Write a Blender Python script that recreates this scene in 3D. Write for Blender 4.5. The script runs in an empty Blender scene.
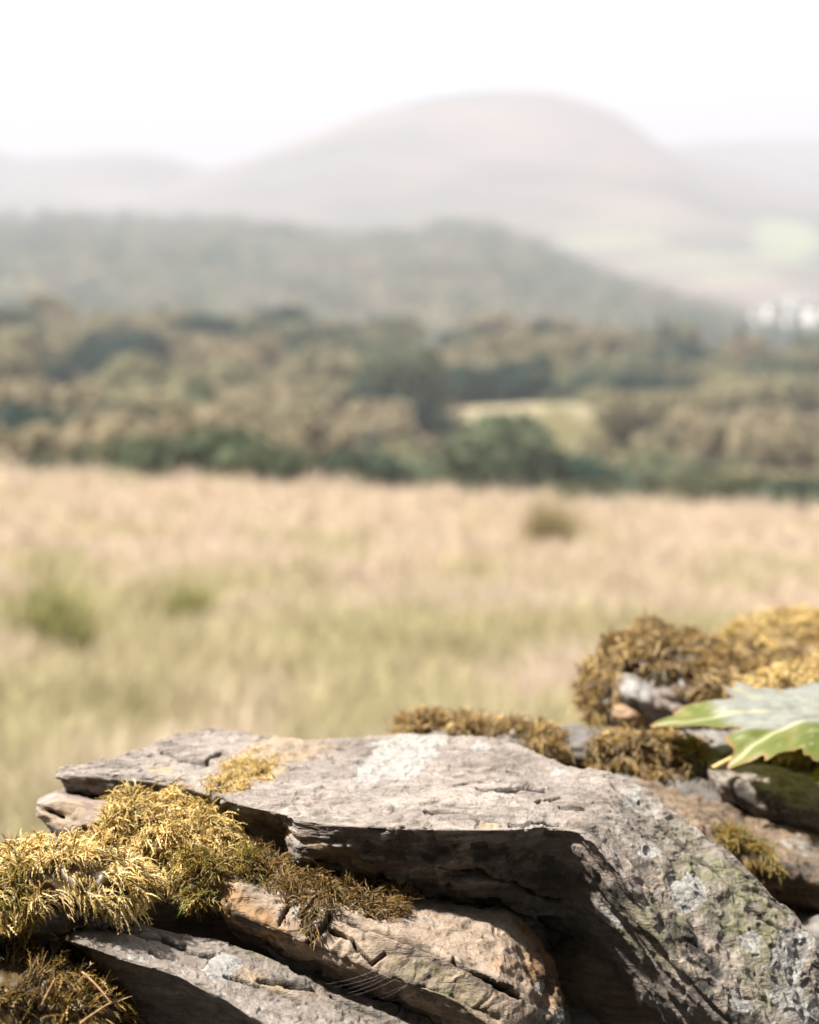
import bpy, math, random
import numpy as np
from mathutils import Vector

random.seed(7)
rng = np.random.default_rng(11)
SC = bpy.context.scene
COL = SC.collection
R = math.radians

# ------------------------------------------------------------------ camera frame
FPX = 1786.0
CAM = np.array([0.0, 0.0, 1.65])
TH = math.atan(222.0 / FPX)
FW = np.array([0.0, math.cos(TH), -math.sin(TH)])
UP = np.array([0.0, math.sin(TH), math.cos(TH)])

def P(px, py, Y):
    """the point at world distance Y seen at a place in the photograph"""
    d = FW + np.array([(px - 409.5) / FPX, 0, 0]) + UP * ((512 - py) / FPX)
    return CAM + d * (Y / d[1])

def PZ(px, py, z):
    d = FW + np.array([(px - 409.5) / FPX, 0, 0]) + UP * ((512 - py) / FPX)
    return CAM + d * ((z - CAM[2]) / d[2])

def pix(p):
    q = p - CAM
    w = q @ FW
    return 409.5 + FPX * q[..., 0] / w, 512 - FPX * (q @ UP) / w

# ------------------------------------------------------------------ noise
def _hash(ix, iy, iz, s):
    h = (ix.astype(np.int64) * 374761393 + iy.astype(np.int64) * 668265263 + iz.astype(np.int64) * 2147483647 + s * 974634541) & 0xFFFFFFFF
    h = ((h ^ (h >> 13)) * 1274126177) & 0xFFFFFFFF
    h = ((h ^ (h >> 16)) * 2246822519) & 0xFFFFFFFF
    return (h ^ (h >> 15)) & 0xFFFFFFFF

_G = np.array([[1,1,0],[-1,1,0],[1,-1,0],[-1,-1,0],[1,0,1],[-1,0,1],[1,0,-1],[-1,0,-1],[0,1,1],[0,-1,1],[0,1,-1],[0,-1,-1],[1,1,0],[-1,1,0],[0,-1,1],[0,-1,-1]], float)

def pn(p, s=0):
    """gradient noise, about -1..1"""
    f0 = np.floor(p); f = p - f0; i = f0.astype(np.int64)
    u = f * f * f * (f * (f * 6 - 15) + 10)
    out = 0
    for a in (0, 1):
        wx = u[:, 0] if a else 1 - u[:, 0]
        for b in (0, 1):
            wy = u[:, 1] if b else 1 - u[:, 1]
            for c in (0, 1):
                wz = u[:, 2] if c else 1 - u[:, 2]
                g = _G[_hash(i[:, 0] + a, i[:, 1] + b, i[:, 2] + c, s) & 15]
                out = out + wx * wy * wz * (g[:, 0] * (f[:, 0] - a) + g[:, 1] * (f[:, 1] - b) + g[:, 2] * (f[:, 2] - c))
    return out * 1.4

def fbm(p, s=0, o=4, g=0.5):
    r = 0; A = 1; T = 0
    for k in range(o):
        r = r + A * pn(p * 2.03 ** k + 17.3 * k, s + k); T += A; A *= g
    return r / T

def sm(a, b, x):
    t = np.clip((x - a) / (b - a), 0, 1)
    return t * t * (3 - 2 * t)

# ------------------------------------------------------------------ objects
def tag(o, label=None, cat=None, group=None, kind=None):
    if label: o['label'] = label
    if cat: o['category'] = cat
    if group: o['group'] = group
    if kind: o['kind'] = kind
    return o

def mesh_np(name, V, F, mat=None, parent=None, attrs=None, smooth=True, origin=None):
    """V (n,3); F a list of (m,k) index arrays"""
    V = np.asarray(V, float)
    if origin is None:
        origin = np.zeros(3)
    V = V - np.asarray(origin)
    me = bpy.data.meshes.new(name)
    me.vertices.add(len(V)); me.vertices.foreach_set('co', V.astype(np.float32).ravel())
    F = [np.asarray(f) for f in F if len(f)]
    li = np.concatenate([f.ravel() for f in F]).astype(np.int32)
    tot = np.concatenate([np.full(len(f), f.shape[1]) for f in F]).astype(np.int32)
    st = np.concatenate([[0], np.cumsum(tot)[:-1]]).astype(np.int32)
    me.loops.add(len(li)); me.loops.foreach_set('vertex_index', li)
    me.polygons.add(len(tot)); me.polygons.foreach_set('loop_start', st)
    me.polygons.foreach_set('loop_total', tot)
    me.polygons.foreach_set('use_smooth', np.full(len(tot), smooth))
    me.update(calc_edges=True)
    for k, v in (attrs or {}).items():
        v = np.asarray(v, np.float32)
        if v.ndim == 1:
            a = me.attributes.new(k, 'FLOAT', 'POINT'); a.data.foreach_set('value', v)
        else:
            a = me.attributes.new(k, 'FLOAT_COLOR', 'POINT')
            a.data.foreach_set('color', np.concatenate([v, np.ones((len(v), 1), np.float32)], 1).ravel())
    me.validate()
    o = bpy.data.objects.new(name, me); COL.objects.link(o)
    if mat: me.materials.append(mat)
    if parent is not None:
        o.parent = parent
        o.location = Vector(origin) - parent.location
    else:
        o.location = origin
    return o

def empty(name, loc):
    o = bpy.data.objects.new(name, None); COL.objects.link(o)
    o.location = loc; o.empty_display_size = 0.05
    return o

# ------------------------------------------------------------------ materials
class NT:
    def __init__(s, name):
        s.m = bpy.data.materials.new(name); s.m.use_nodes = True
        s.t = s.m.node_tree; s.t.nodes.clear()
        s.out = s.n('ShaderNodeOutputMaterial')
    def n(s, typ, **kw):
        x = s.t.nodes.new(typ)
        for k, v in kw.items(): setattr(x, k, v)
        return x
    def l(s, a, b): s.t.links.new(a, b)
    def set(s, sock, v):
        if hasattr(v, 'links') or hasattr(v, 'is_linked'): s.l(v, sock)
        else: sock.default_value = v
    def attr(s, name, col=False):
        a = s.n('ShaderNodeAttribute', attribute_name=name)
        return a.outputs['Color' if col else 'Fac']
    def coord(s): return s.n('ShaderNodeTexCoord').outputs['Object']
    def noise(s, vec, scale, detail=5, rough=.55, dist=0, stretch=None):
        if stretch is not None:
            mp = s.n('ShaderNodeMapping'); s.l(vec, mp.inputs['Vector']); mp.inputs['Scale'].default_value = stretch
            vec = mp.outputs[0]
        x = s.n('ShaderNodeTexNoise'); s.l(vec, x.inputs['Vector'])
        x.inputs['Scale'].default_value = scale; x.inputs['Detail'].default_value = detail
        x.inputs['Roughness'].default_value = rough; x.inputs['Distortion'].default_value = dist
        return x.outputs['Fac']
    def ramp(s, fac, pts):
        r = s.n('ShaderNodeValToRGB'); s.l(fac, r.inputs[0])
        e = r.color_ramp.elements
        while len(e) < len(pts): e.new(0.5)
        for k, (p, c) in enumerate(pts):
            e[k].position = p
            e[k].color = (c, c, c, 1) if not hasattr(c, '__len__') else (*c, 1)
        return r.outputs[0]
    def mix(s, f, a, b, mode='MIX'):
        x = s.n('ShaderNodeMix', data_type='RGBA', blend_type=mode)
        s.set(x.inputs[0], f)
        for i, v in ((6, a), (7, b)):
            if hasattr(v, '__len__'): v = (*v[:3], 1)
            s.set(x.inputs[i], v)
        return x.outputs[2]
    def math(s, op, a, b=0.0):
        x = s.n('ShaderNodeMath', operation=op); s.set(x.inputs[0], a); s.set(x.inputs[1], b)
        return x.outputs[0]
    def bsdf(s, col, rough=.8, spec=.3, bump=None, bstr=.5, bdist=.001):
        b = s.n('ShaderNodeBsdfPrincipled')
        if hasattr(col, '__len__'): col = (*col[:3], 1)
        s.set(b.inputs['Base Color'], col); s.set(b.inputs['Roughness'], rough)
        b.inputs['Specular IOR Level'].default_value = spec
        if bump is not None:
            u = s.n('ShaderNodeBump'); u.inputs['Strength'].default_value = bstr; u.inputs['Distance'].default_value = bdist
            s.l(bump, u.inputs['Height']); s.l(u.outputs[0], b.inputs['Normal'])
        s.l(b.outputs[0], s.out.inputs[0])
        return b

def stone_mat(name, lo, mid, hi, lichen=(.285, .277, .26), stain=(.30, .22, .125), dark=(.032, .028, .025), spots=.35, stretch=(1, 1, 5), big=9.0):
    t = NT(name); c = t.coord()
    n1 = t.noise(c, big, 6, .6, .4, stretch)
    n2 = t.noise(c, 75, 6, .65, .2, stretch)
    n3 = t.noise(c, 420, 4, .6)
    col = t.ramp(n1, [(.30, lo), (.5, mid), (.68, hi)])
    col = t.mix(t.ramp(n2, [(.36, 0), (.64, 1)]), t.mix(.5, col, (.42, .40, .37), 'MULTIPLY'), t.mix(.22, col, hi, 'MIX'))
    # bedding streaks
    n4 = t.noise(c, 26, 5, .65, .1, (stretch[0] * .6, stretch[1] * .6, stretch[2] * 3.5))
    col = t.mix(t.math('MULTIPLY', t.ramp(n4, [(.52, 0), (.66, 1)]), .45), col, lo)
    n5 = t.noise(c, 95, 5, .6, .25, (.16, 1.0, 1.6))
    col = t.mix(t.math('MULTIPLY', t.ramp(n5, [(.54, 0), (.66, 1)]), .6), col, t.mix(.75, col, (.05, .04, .035)))
    n6 = t.noise(c, 16, 6, .7, .3)
    col = t.mix(t.math('MULTIPLY', t.ramp(n6, [(.48, 0), (.66, 1)]), .5), col, t.mix(1.0, col, (.62, .55, .48), 'MULTIPLY'))
    # fine grain
    col = t.mix(t.math('MULTIPLY', t.ramp(n3, [(.42, 1), (.56, 0)]), .40), col, (.10, .09, .08))
    # stains
    sn = t.noise(c, 38, 5, .6)
    st = t.math('MULTIPLY', t.attr('stain'), t.ramp(sn, [(.33, .1), (.6, 1)]))
    col = t.mix(t.math('MINIMUM', st, 1.0), col, stain)
    dk = t.math('MULTIPLY', t.attr('dark'), t.ramp(t.noise(c, 55, 5, .7), [(.42, 0), (.54, 1)]))  # dark crusts, plus shade painted on the big slab's front
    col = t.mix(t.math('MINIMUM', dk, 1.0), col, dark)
    gr = t.math('MULTIPLY', t.attr('green'), t.ramp(t.noise(c, 60, 6, .72), [(.36, .0), (.6, 1)]))
    col = t.mix(t.math('MINIMUM', gr, 1.0), col, (.125, .125, .062))
    # lichen: crusts with sharp ragged edges
    ln = t.noise(c, 70, 6, .7)
    L = t.math('ADD', t.attr('lichen'), t.math('MULTIPLY', t.math('SUBTRACT', ln, .5), 1.5))
    Lm = t.ramp(L, [(.44, 0), (.62, .9)])
    vo = t.n('ShaderNodeTexVoronoi'); t.l(c, vo.inputs['Vector']); vo.inputs['Scale'].default_value = 42
    vd = t.math('ADD', vo.outputs['Distance'], t.math('MULTIPLY', t.math('SUBTRACT', ln, .5), .7))
    sp = t.math('MULTIPLY', t.ramp(vd, [(.10, 1), (.16, 0)]), spots)
    sp = t.math('MULTIPLY', sp, t.ramp(t.noise(c, 11, 3), [(.48, 0), (.6, 1)]))
    lc = t.mix(t.ramp(t.noise(c, 190, 5, .7), [(.38, 0), (.6, 1)]), tuple(x * .62 for x in lichen), lichen)
    col = t.mix(sp, col, tuple(x * .85 for x in lichen))
    col = t.mix(Lm, col, lc)
    # cracks coloured darker
    col = t.mix(t.math('MULTIPLY', t.attr('crack'), .95), col, (.022, .018, .013))
    h = t.math('ADD', t.math('MULTIPLY', n3, .5), t.math('ADD', t.math('SUBTRACT', t.math('MULTIPLY', n2, 1.0), t.math('MULTIPLY', t.ramp(n5, [(.54, 0), (.66, 1)]), .35)), t.math('MULTIPLY', Lm, .35)))
    t.bsdf(col, .78, .28, h, .9, .0022)
    return t.m

def moss_mat(name):
    t = NT(name)
    c = t.attr('tint', True)
    b = t.n('ShaderNodeBsdfDiffuse'); t.l(c, b.inputs[0])
    tr = t.n('ShaderNodeBsdfTranslucent'); t.l(t.mix(.5, c, t.mix(1.0, c, (1.0, .85, .35), 'MULTIPLY')), tr.inputs[0])
    g = t.n('ShaderNodeBsdfGlossy'); g.inputs['Roughness'].default_value = .45; g.inputs[0].default_value = (1, 1, 1, 1)
    m1 = t.n('ShaderNodeMixShader'); m1.inputs[0].default_value = .42
    t.l(b.outputs[0], m1.inputs[1]); t.l(tr.outputs[0], m1.inputs[2])
    m2 = t.n('ShaderNodeMixShader'); m2.inputs[0].default_value = .03
    t.l(m1.outputs[0], m2.inputs[1]); t.l(g.outputs[0], m2.inputs[2])
    t.l(m2.outputs[0], t.out.inputs[0])
    return t.m

M_SLATE = stone_mat('grey_slate', (.125, .103, .088), (.235, .201, .177), (.345, .305, .273))
M_TAN = stone_mat('tan_stone', (.17, .115, .075), (.30, .225, .165), (.40, .325, .255), stain=(.24, .13, .05), spots=.2, stretch=(1, 1, 2))
M_BROWN = stone_mat('brown_slate', (.065, .045, .03), (.175, .12, .078), (.30, .22, .15), spots=.15)
M_PINK = stone_mat('pinkish_stone', (.14, .105, .09), (.26, .205, .185), (.38, .315, .285), stretch=(1, 1, 1.5))
M_DARK = stone_mat('dark_slate', (.06, .055, .055), (.15, .14, .135), (.27, .25, .23))
M_BLUE = stone_mat('blue_grey_stone', (.15, .15, .155), (.29, .29, .295), (.45, .45, .45))
M_MOSS = moss_mat('moss')

# ------------------------------------------------------------------ stones
def resample(A, n_each, closed):
    """linear resample of (K, ...) control rows: n_each points on each span"""
    out = []
    K = len(A)
    for k in range(K if closed else K - 1):
        t = (np.arange(n_each[k]) / n_each[k]).reshape((-1,) + (1,) * (A.ndim - 1))
        out.append(A[k] * (1 - t) + A[(k + 1) % K] * t)
    if not closed: out.append(A[-1:])
    return np.concatenate(out)

def loft(rings, res, soft=2, smooth_from=None):
    G = np.array(rings, float)                      # R,K,3
    if smooth_from is not None:                     # rounded run of sections from here on
        H = [G[:smooth_from]]
        for k in range(smooth_from, len(G) - 1):
            a, b, c, d = G[max(k - 1, 0)], G[k], G[k + 1], G[min(k + 2, len(G) - 1)]
            for t in np.arange(6) / 6:
                H.append((.5 * (2 * b + (c - a) * t + (2 * a - 5 * b + 4 * c - d) * t * t + (3 * b - a - 3 * c + d) * t ** 3))[None])
        H.append(G[-1:]); G = np.concatenate(H)
        for _ in range(8):
            G[smooth_from + 1:-1] = G[smooth_from + 1:-1] * .5 + (G[smooth_from:-2] + G[smooth_from + 2:]) * .25
    cen0, cen1 = G[0].mean(0), G[-1].mean(0)
    pre = [cen0 + (G[0] - cen0) * f for f in (.02, .55)]
    post = [cen1 + (G[-1] - cen1) * f for f in (.55, .02)]
    G = np.concatenate([np.array(pre), G, np.array(post)])
    lu = np.linalg.norm(np.diff(G, axis=0), axis=2).max(1)
    G = resample(G, np.maximum(1, np.ceil(lu / res)).astype(int), False)
    G = G.transpose(1, 0, 2)
    lv = np.linalg.norm(np.roll(G, -1, 0) - G, axis=2).mean(1)
    G = resample(G, np.maximum(1, np.ceil(lv / res)).astype(int), True)
    G = G.transpose(1, 0, 2)                        # NU,NV,3
    for _ in range(soft):
        B = (np.roll(G, 1, 1) + np.roll(G, -1, 1)) * .25 + G * .5
        C = B.copy(); C[1:-1] = B[1:-1] * .5 + (B[:-2] + B[2:]) * .25
        G = C
    return G

def gnormals(G):
    du = np.gradient(G, axis=0)
    dv = np.roll(G, -1, 1) - np.roll(G, 1, 1)
    n = np.cross(du, dv)
    n /= np.linalg.norm(n, axis=2, keepdims=True) + 1e-12
    c = G.mean((0, 1))
    if ((G - c) * n).sum() < 0: n = -n
    for _ in range(3):
        n = n + np.roll(n, 1, 1) + np.roll(n, -1, 1)
        n /= np.linalg.norm(n, axis=2, keepdims=True) + 1e-12
    return n

def gfaces(nu, nv):
    i = np.arange(nu - 1)[:, None] * nv; j = np.arange(nv)[None, :]; j2 = (j + 1) % nv
    return np.stack([i + j, i + nv + j, i + nv + j2, i + j2], 2).reshape(-1, 4)

class Stone:
    def __init__(s, name, label, rings, mat, res=.0016, soft=2, bed=(0, 0, 1), along=(1, 0, 0), rough=1.0, step=1.0, crack=.5, bed2=None, along2=None, split=None, smooth_from=None, chip=.004,
                 big=.006, seed=1, stains_and_shade=(), bspan=.05, cat='stone', group=None, marks=()):
        s.seed = seed
        G = loft(rings, res, soft, smooth_from); s.nu, s.nv = G.shape[:2]
        N = gnormals(G)
        p = G.reshape(-1, 3); n = N.reshape(-1, 3)
        d = big * fbm(p / .11, seed, 3)
        def layers(bed, along, seed):
            c = np.array(bed, float); c /= np.linalg.norm(c)
            a = np.array(along, float); a -= c * (a @ c); a /= np.linalg.norm(a)
            b = np.cross(c, a)
            q = np.stack([p @ a, p @ b, p @ c], 1)
            top = np.abs(n @ c)
            wc = q[:, 2] + .006 * pn(p / .07, seed + 5) + .0015 * pn(p / .02, seed + 6)
            lay = fbm(np.stack([q[:, 0] / .06, q[:, 1] / .06, wc / .0055], 1), seed + 10, 4, .6)
            dd = rough * .0024 * lay * (1 - .6 * top)
            ledge = fbm(np.stack([q[:, 0] / .12, q[:, 1] / .12, wc / .018], 1), seed + 12, 2)
            dd = dd + rough * .0050 * (sm(-.12, .05, ledge) - .5) * (1 - top) ** .7
            # flaked terraces on the bedding faces
            tt = fbm(np.stack([q[:, 0] / .10, q[:, 1] / .07, q[:, 2] / .2], 1) + .25 * pn(p / .012, seed + 21)[:, None], seed + 20, 4, .55) * 5
            fl = np.floor(tt); fr = tt - fl
            dd = dd + step * .0022 * (fl + sm(.80, 1, fr)) * top
            e1 = np.abs(pn(np.stack([q[:, 0] / .085, q[:, 1] / .014, q[:, 2] / .02], 1) + .22 * pn(p / .02, seed + 41)[:, None], seed + 40))
            m1 = sm(.08, .38, pn(p / .035, seed + 42))
            cr = (1 - sm(.06, .20, e1)) * m1 * crack * (.35 + .65 * top)
            e2 = np.abs(wc / .014 - np.round(wc / .014)); m2 = sm(.0, .3, pn(np.stack([q[:, 0] / .10, q[:, 1] / .10, q[:, 2] / .012], 1), seed + 44))
            cr = np.maximum(cr, (1 - sm(.03, .10, e2)) * m2 * (1 - top) * crack * 1.2)
            return dd, cr
        dd, cr = layers(bed, along, seed)
        if bed2 is not None:
            d2, cr2 = layers(bed2, along2, seed + 500)
            w = sm(split[0], split[1], p[:, 0])
            dd = dd * (1 - w) + d2 * w; cr = cr * (1 - w) + cr2 * w
        d = d + dd
        tb = np.abs(n @ (np.array(bed) / np.linalg.norm(bed)))
        d -= chip * (1 - .7 * (w if bed2 is not None else 0)) * sm(.05, .5, pn(p / .016, seed + 35) + .35 * pn(p / .006, seed + 36)) * np.clip(4 * tb * (1 - tb), 0, 1) ** 1.5
        d += rough * (.0016 * fbm(p / .022, seed + 30, 4, .6) + .0005 * fbm(p / .005, seed + 33, 3, .6))
        cr = np.clip(cr, 0, 1)
        X, Yp = pix(p); view = CAM - p; view /= np.linalg.norm(view, axis=1, keepdims=True)
        face = sm(-.15, .15, (n * view).sum(1))
        # drawn fissures: polylines (px, py)..., width, depth
        for pts, w, dep in marks:
            wob = 2.4 * pn(p / .020, seed + 50) + .25 * pn(p / .006, seed + 51)
            best = np.full(len(p), 1e9)
            for (x0, y0), (x1, y1) in zip(pts[:-1], pts[1:]):
                dx, dy = x1 - x0, y1 - y0
                t = np.clip(((X - x0) * dx + (Yp - y0) * dy) / (dx * dx + dy * dy), 0, 1)
                best = np.minimum(best, np.hypot(X - x0 - t * dx, Yp + wob - y0 - t * dy))
            g = (1 - sm(w * .45, w * 1.15, best * (1 + .12 * pn(p / .008, seed + 52)))) * face
            d -= g * dep * 1.1
            cr = np.maximum(cr, g)
        d -= cr * .0028
        s.att = dict(stain=np.zeros(len(p)), lichen=np.zeros(len(p)), dark=np.zeros(len(p)), green=np.zeros(len(p)), crack=cr)
        wobx = 1 + .35 * pn(p / .02, seed + 60) + .22 * pn(p / .007, seed + 61)
        for kind, px, py, rx, ry, ang, amt in stains_and_shade:
            ca, sa = math.cos(R(ang)), math.sin(R(ang))
            u = ((X - px) * ca + (Yp - py) * sa) / rx; v = (-(X - px) * sa + (Yp - py) * ca) / ry
            r = np.hypot(u, v) * wobx
            s.att[kind] = np.maximum(s.att[kind], (1 - sm(.6, 1.15, r)) * amt * face)
        s.p0 = p; s.n = n
        s.p = p + n * d[:, None]
        s.org = np.array([s.p[:, 0].mean(), s.p[:, 1].mean(), s.p[:, 2].min()])
        s.F = gfaces(s.nu, s.nv)
        s.o = mesh_np(name, s.p, [s.F], mat, None, s.att, True, s.org)
        tag(s.o, label, cat, group)

    def moss(s, blobs, n, length=.012, height=.012, tints=None, droop=.5, width=.0006, up=-.35, flow=(0, -.35, 0), lump=.016, clump=.5, tuft=14, tr=.0032, seed=3, leaf=1.0, name='moss', label=None, base=(.10, .065, .022)):
        """blobs: (px, py, Y, rx, ry, rz) in metres round a point"""
        p, nn = s.p, s.n
        m = np.zeros(len(p))
        for px, py, Y, rx, ry, rz in blobs:
            r = np.linalg.norm((p - P(px, py, Y)) / np.array([rx, ry, rz]), axis=1)
            r = r * (1 + .30 * pn(p / .018, seed + 70) + .2 * pn(p / .007, seed + 71))
            m = np.maximum(m, 1 - sm(.6, 1.0, r))
        m *= sm(up, up + .3, nn[:, 2])
        hh = height * m * (1 - clump + clump * 1.5 * sm(-.45, .5, fbm(p / lump, seed + 72, 2)))
        B = p + nn * (hh * .75 - .0012)[:, None]
        fm = m[s.F].min(1) > .06
        F = s.F[fm]
        if not len(F): raise RuntimeError('no moss on ' + s.o.name)
        used = np.unique(F); re = np.full(len(p), -1); re[used] = np.arange(len(used))
        Vb = B[used]; Fb = re[F]
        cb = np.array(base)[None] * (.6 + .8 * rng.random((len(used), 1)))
        w = np.clip(m[used], 0, 1) ** .6
        nt_ = max(1, n // tuft)
        w = w * (.10 + sm(-.30, .25, fbm(p[used] / lump, seed + 72, 2)))
        cen = rng.choice(used, nt_, p=w / w.sum())
        ids = np.repeat(cen, tuft); n = len(ids)
        tl = np.repeat(.5 + .75 * rng.random(nt_), tuft); tdir = np.repeat(rng.normal(0, .55, (nt_, 3)), tuft, 0); tcol = np.repeat(rng.random(nt_), tuft); tlift = np.repeat(rng.uniform(.45, 1.0, nt_), tuft)
        root = p[ids] + nn[ids] * (hh[ids] * tlift * rng.uniform(.75, 1.05, n))[:, None] + rng.normal(0, tr, (n, 3)) * np.array([1, 1, .6])
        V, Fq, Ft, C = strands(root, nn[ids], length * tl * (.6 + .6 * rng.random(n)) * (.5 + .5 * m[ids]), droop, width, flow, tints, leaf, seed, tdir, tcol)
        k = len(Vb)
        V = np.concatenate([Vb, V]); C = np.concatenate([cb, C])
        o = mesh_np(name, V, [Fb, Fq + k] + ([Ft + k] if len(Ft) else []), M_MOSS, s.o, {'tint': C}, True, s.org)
        if label: o['label'] = label
        return o

GOLD = [((.74, .56, .21), .42), ((.84, .68, .34), .23), ((.36, .235, .05), .2), ((.20, .12, .03), .1), ((.26, .24, .045), .05)]
BROWN = [((.20, .125, .04), .38), ((.33, .21, .07), .27), ((.10, .062, .022), .25), ((.45, .31, .11), .1)]
OLIVE = [((.42, .29, .06), .33), ((.30, .20, .04), .25), ((.17, .18, .03), .17), ((.14, .085, .022), .15), ((.58, .43, .13), .1)]

LUMPY = [((.44, .31, .115), .3), ((.30, .19, .07), .3), ((.58, .43, .18), .15), ((.17, .105, .04), .25)]
def strands(root, nrm, L, droop, width, flow, tints, leaf, seed, tdir, tcol):
    n = len(root); S = 5
    d = nrm * .5 + rng.normal(0, .30, (n, 3)) + tdir + np.array(flow)
    # neighbours lean the same way
    d += .45 * np.stack([pn(root / .014, seed + 1), pn(root / .014, seed + 2), pn(root / .014, seed + 3)], 1)
    d /= np.linalg.norm(d, axis=1, keepdims=True)
    pos = [root]; dirs = [d]
    g = np.array([0, 0, -1.0])
    for k in range(S):
        d = d + (droop * .34) * g + rng.normal(0, .13, (n, 3))
        d /= np.linalg.norm(d, axis=1, keepdims=True)
        pos.append(pos[-1] + d * (L / S)[:, None]); dirs.append(d)
    Pp = np.stack(pos, 1); Dd = np.stack(dirs, 1)             # n,S+1,3
    ref = rng.normal(0, 1, (n, 1, 3))
    a = np.cross(Dd, ref); a /= np.linalg.norm(a, axis=2, keepdims=True) + 1e-9
    b = np.cross(Dd, a)
    t = np.linspace(0, 1, S + 1)
    r = width * (1 - .8 * t ** 1.5)[None, :, None] * (.7 + .6 * rng.random((n, 1, 1)))
    ring = [Pp + r * (math.cos(x) * a + math.sin(x) * b) for x in (0, 2.094, 4.189)]
    V = np.stack(ring, 2).reshape(-1, 3)                      # n,(S+1),3
    base = np.arange(n)[:, None, None] * (S + 1) * 3 + np.arange(S)[None, :, None] * 3 + np.arange(3)[None, None, :]
    nx = base - np.arange(3)[None, None, :] + (np.arange(3)[None, None, :] + 1) % 3
    Fq = np.stack([base, nx, nx + 3, base + 3], 3).reshape(-1, 4)
    cols = np.array([c for c, _ in tints]); w = np.array([q for _, q in tints]); w = w / w.sum()
    # colour drifts from clump to clump as well as from stem to stem
    drift = (.5 + .5 * pn(root / .03, seed + 8)) * .4 + tcol * .4 + rng.random(n) * .2
    order = np.searchsorted(np.cumsum(w), np.clip(drift, 0, .999))
    mixr = rng.random(n) < .45
    order = np.where(mixr, rng.choice(len(w), n, p=w), order)
    cc = cols[np.clip(order, 0, len(w) - 1)] * (.75 + .5 * rng.random((n, 1))) * (.8 + .4 * tcol[:, None])
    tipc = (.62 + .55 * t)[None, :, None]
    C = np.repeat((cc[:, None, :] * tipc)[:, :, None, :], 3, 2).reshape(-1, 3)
    Ft = np.zeros((0, 3), int)
    if leaf > 0:
        tv = []; tc = []
        for k in range(1, S + 1):
            for sgn in (-1, 1):
                ln = (L * .24 * leaf * (1.15 - t[k] * .75))[:, None]
                o = Pp[:, k]; dd = Dd[:, k]
                side = a[:, k] * sgn + rng.normal(0, .25, (n, 3))
                tip = o + (dd * 1.0 + side * .55) * ln
                q1 = o - dd * (ln * .22); q2 = o + dd * (ln * .30)
                tv.append(np.stack([q1, q2, tip], 1)); tc.append(np.repeat((cc * (.7 + .55 * t[k]))[:, None], 3, 1))
        tv = np.concatenate(tv).reshape(-1, 3); tc = np.concatenate(tc).reshape(-1, 3)
        Ft = np.arange(len(tv)).reshape(-1, 3) + len(V)
        V = np.concatenate([V, tv]); C = np.concatenate([C, tc])
    return V, Fq, Ft, C

def ring(back, mid, front, fmid, fbot, depth=None, bspan=.12):
    """a section of a stone from (px, py, Y) marks: back-top, mid-top, front-top, front-mid, front-bottom, and a hidden bottom and back"""
    B, M_, Fp, Fm, Fb = [P(*x) for x in (back, mid, front, fmid, fbot)]
    bb = np.array([B[0], B[1] + .004, min(Fb[2], B[2] - .015)])
    bm = (Fb + bb) * .5 - np.array([0, 0, .004])
    return [B, M_, Fp, Fm, Fb, bm, bb, (bb + B) * .5 + np.array([0, .008, 0])]

def YZ(px, py, z):
    return (px, py, float(PZ(px, py, z)[1]))

def hring(bt, ft, fm, fb, z, overhang=(0.0, .01), zb=None):
    """section with a flat top at height z: back-top and front-top pixels, then front-mid and front-bottom pixels with their set-back"""
    b = YZ(*bt, z if zb is None else zb); f = YZ(*ft, z)
    m = ((b[0] + f[0]) / 2, (b[1] + f[1]) / 2, (b[2] + f[2]) / 2)
    # a straight line in the picture between the two edges is not the middle of the plane: take it on the plane
    m = YZ(m[0], m[1], z if zb is None else (z + zb) / 2)
    return ring(b, m, f, (*fm, f[2] + overhang[0]), (*fb, f[2] + overhang[1]))

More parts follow.
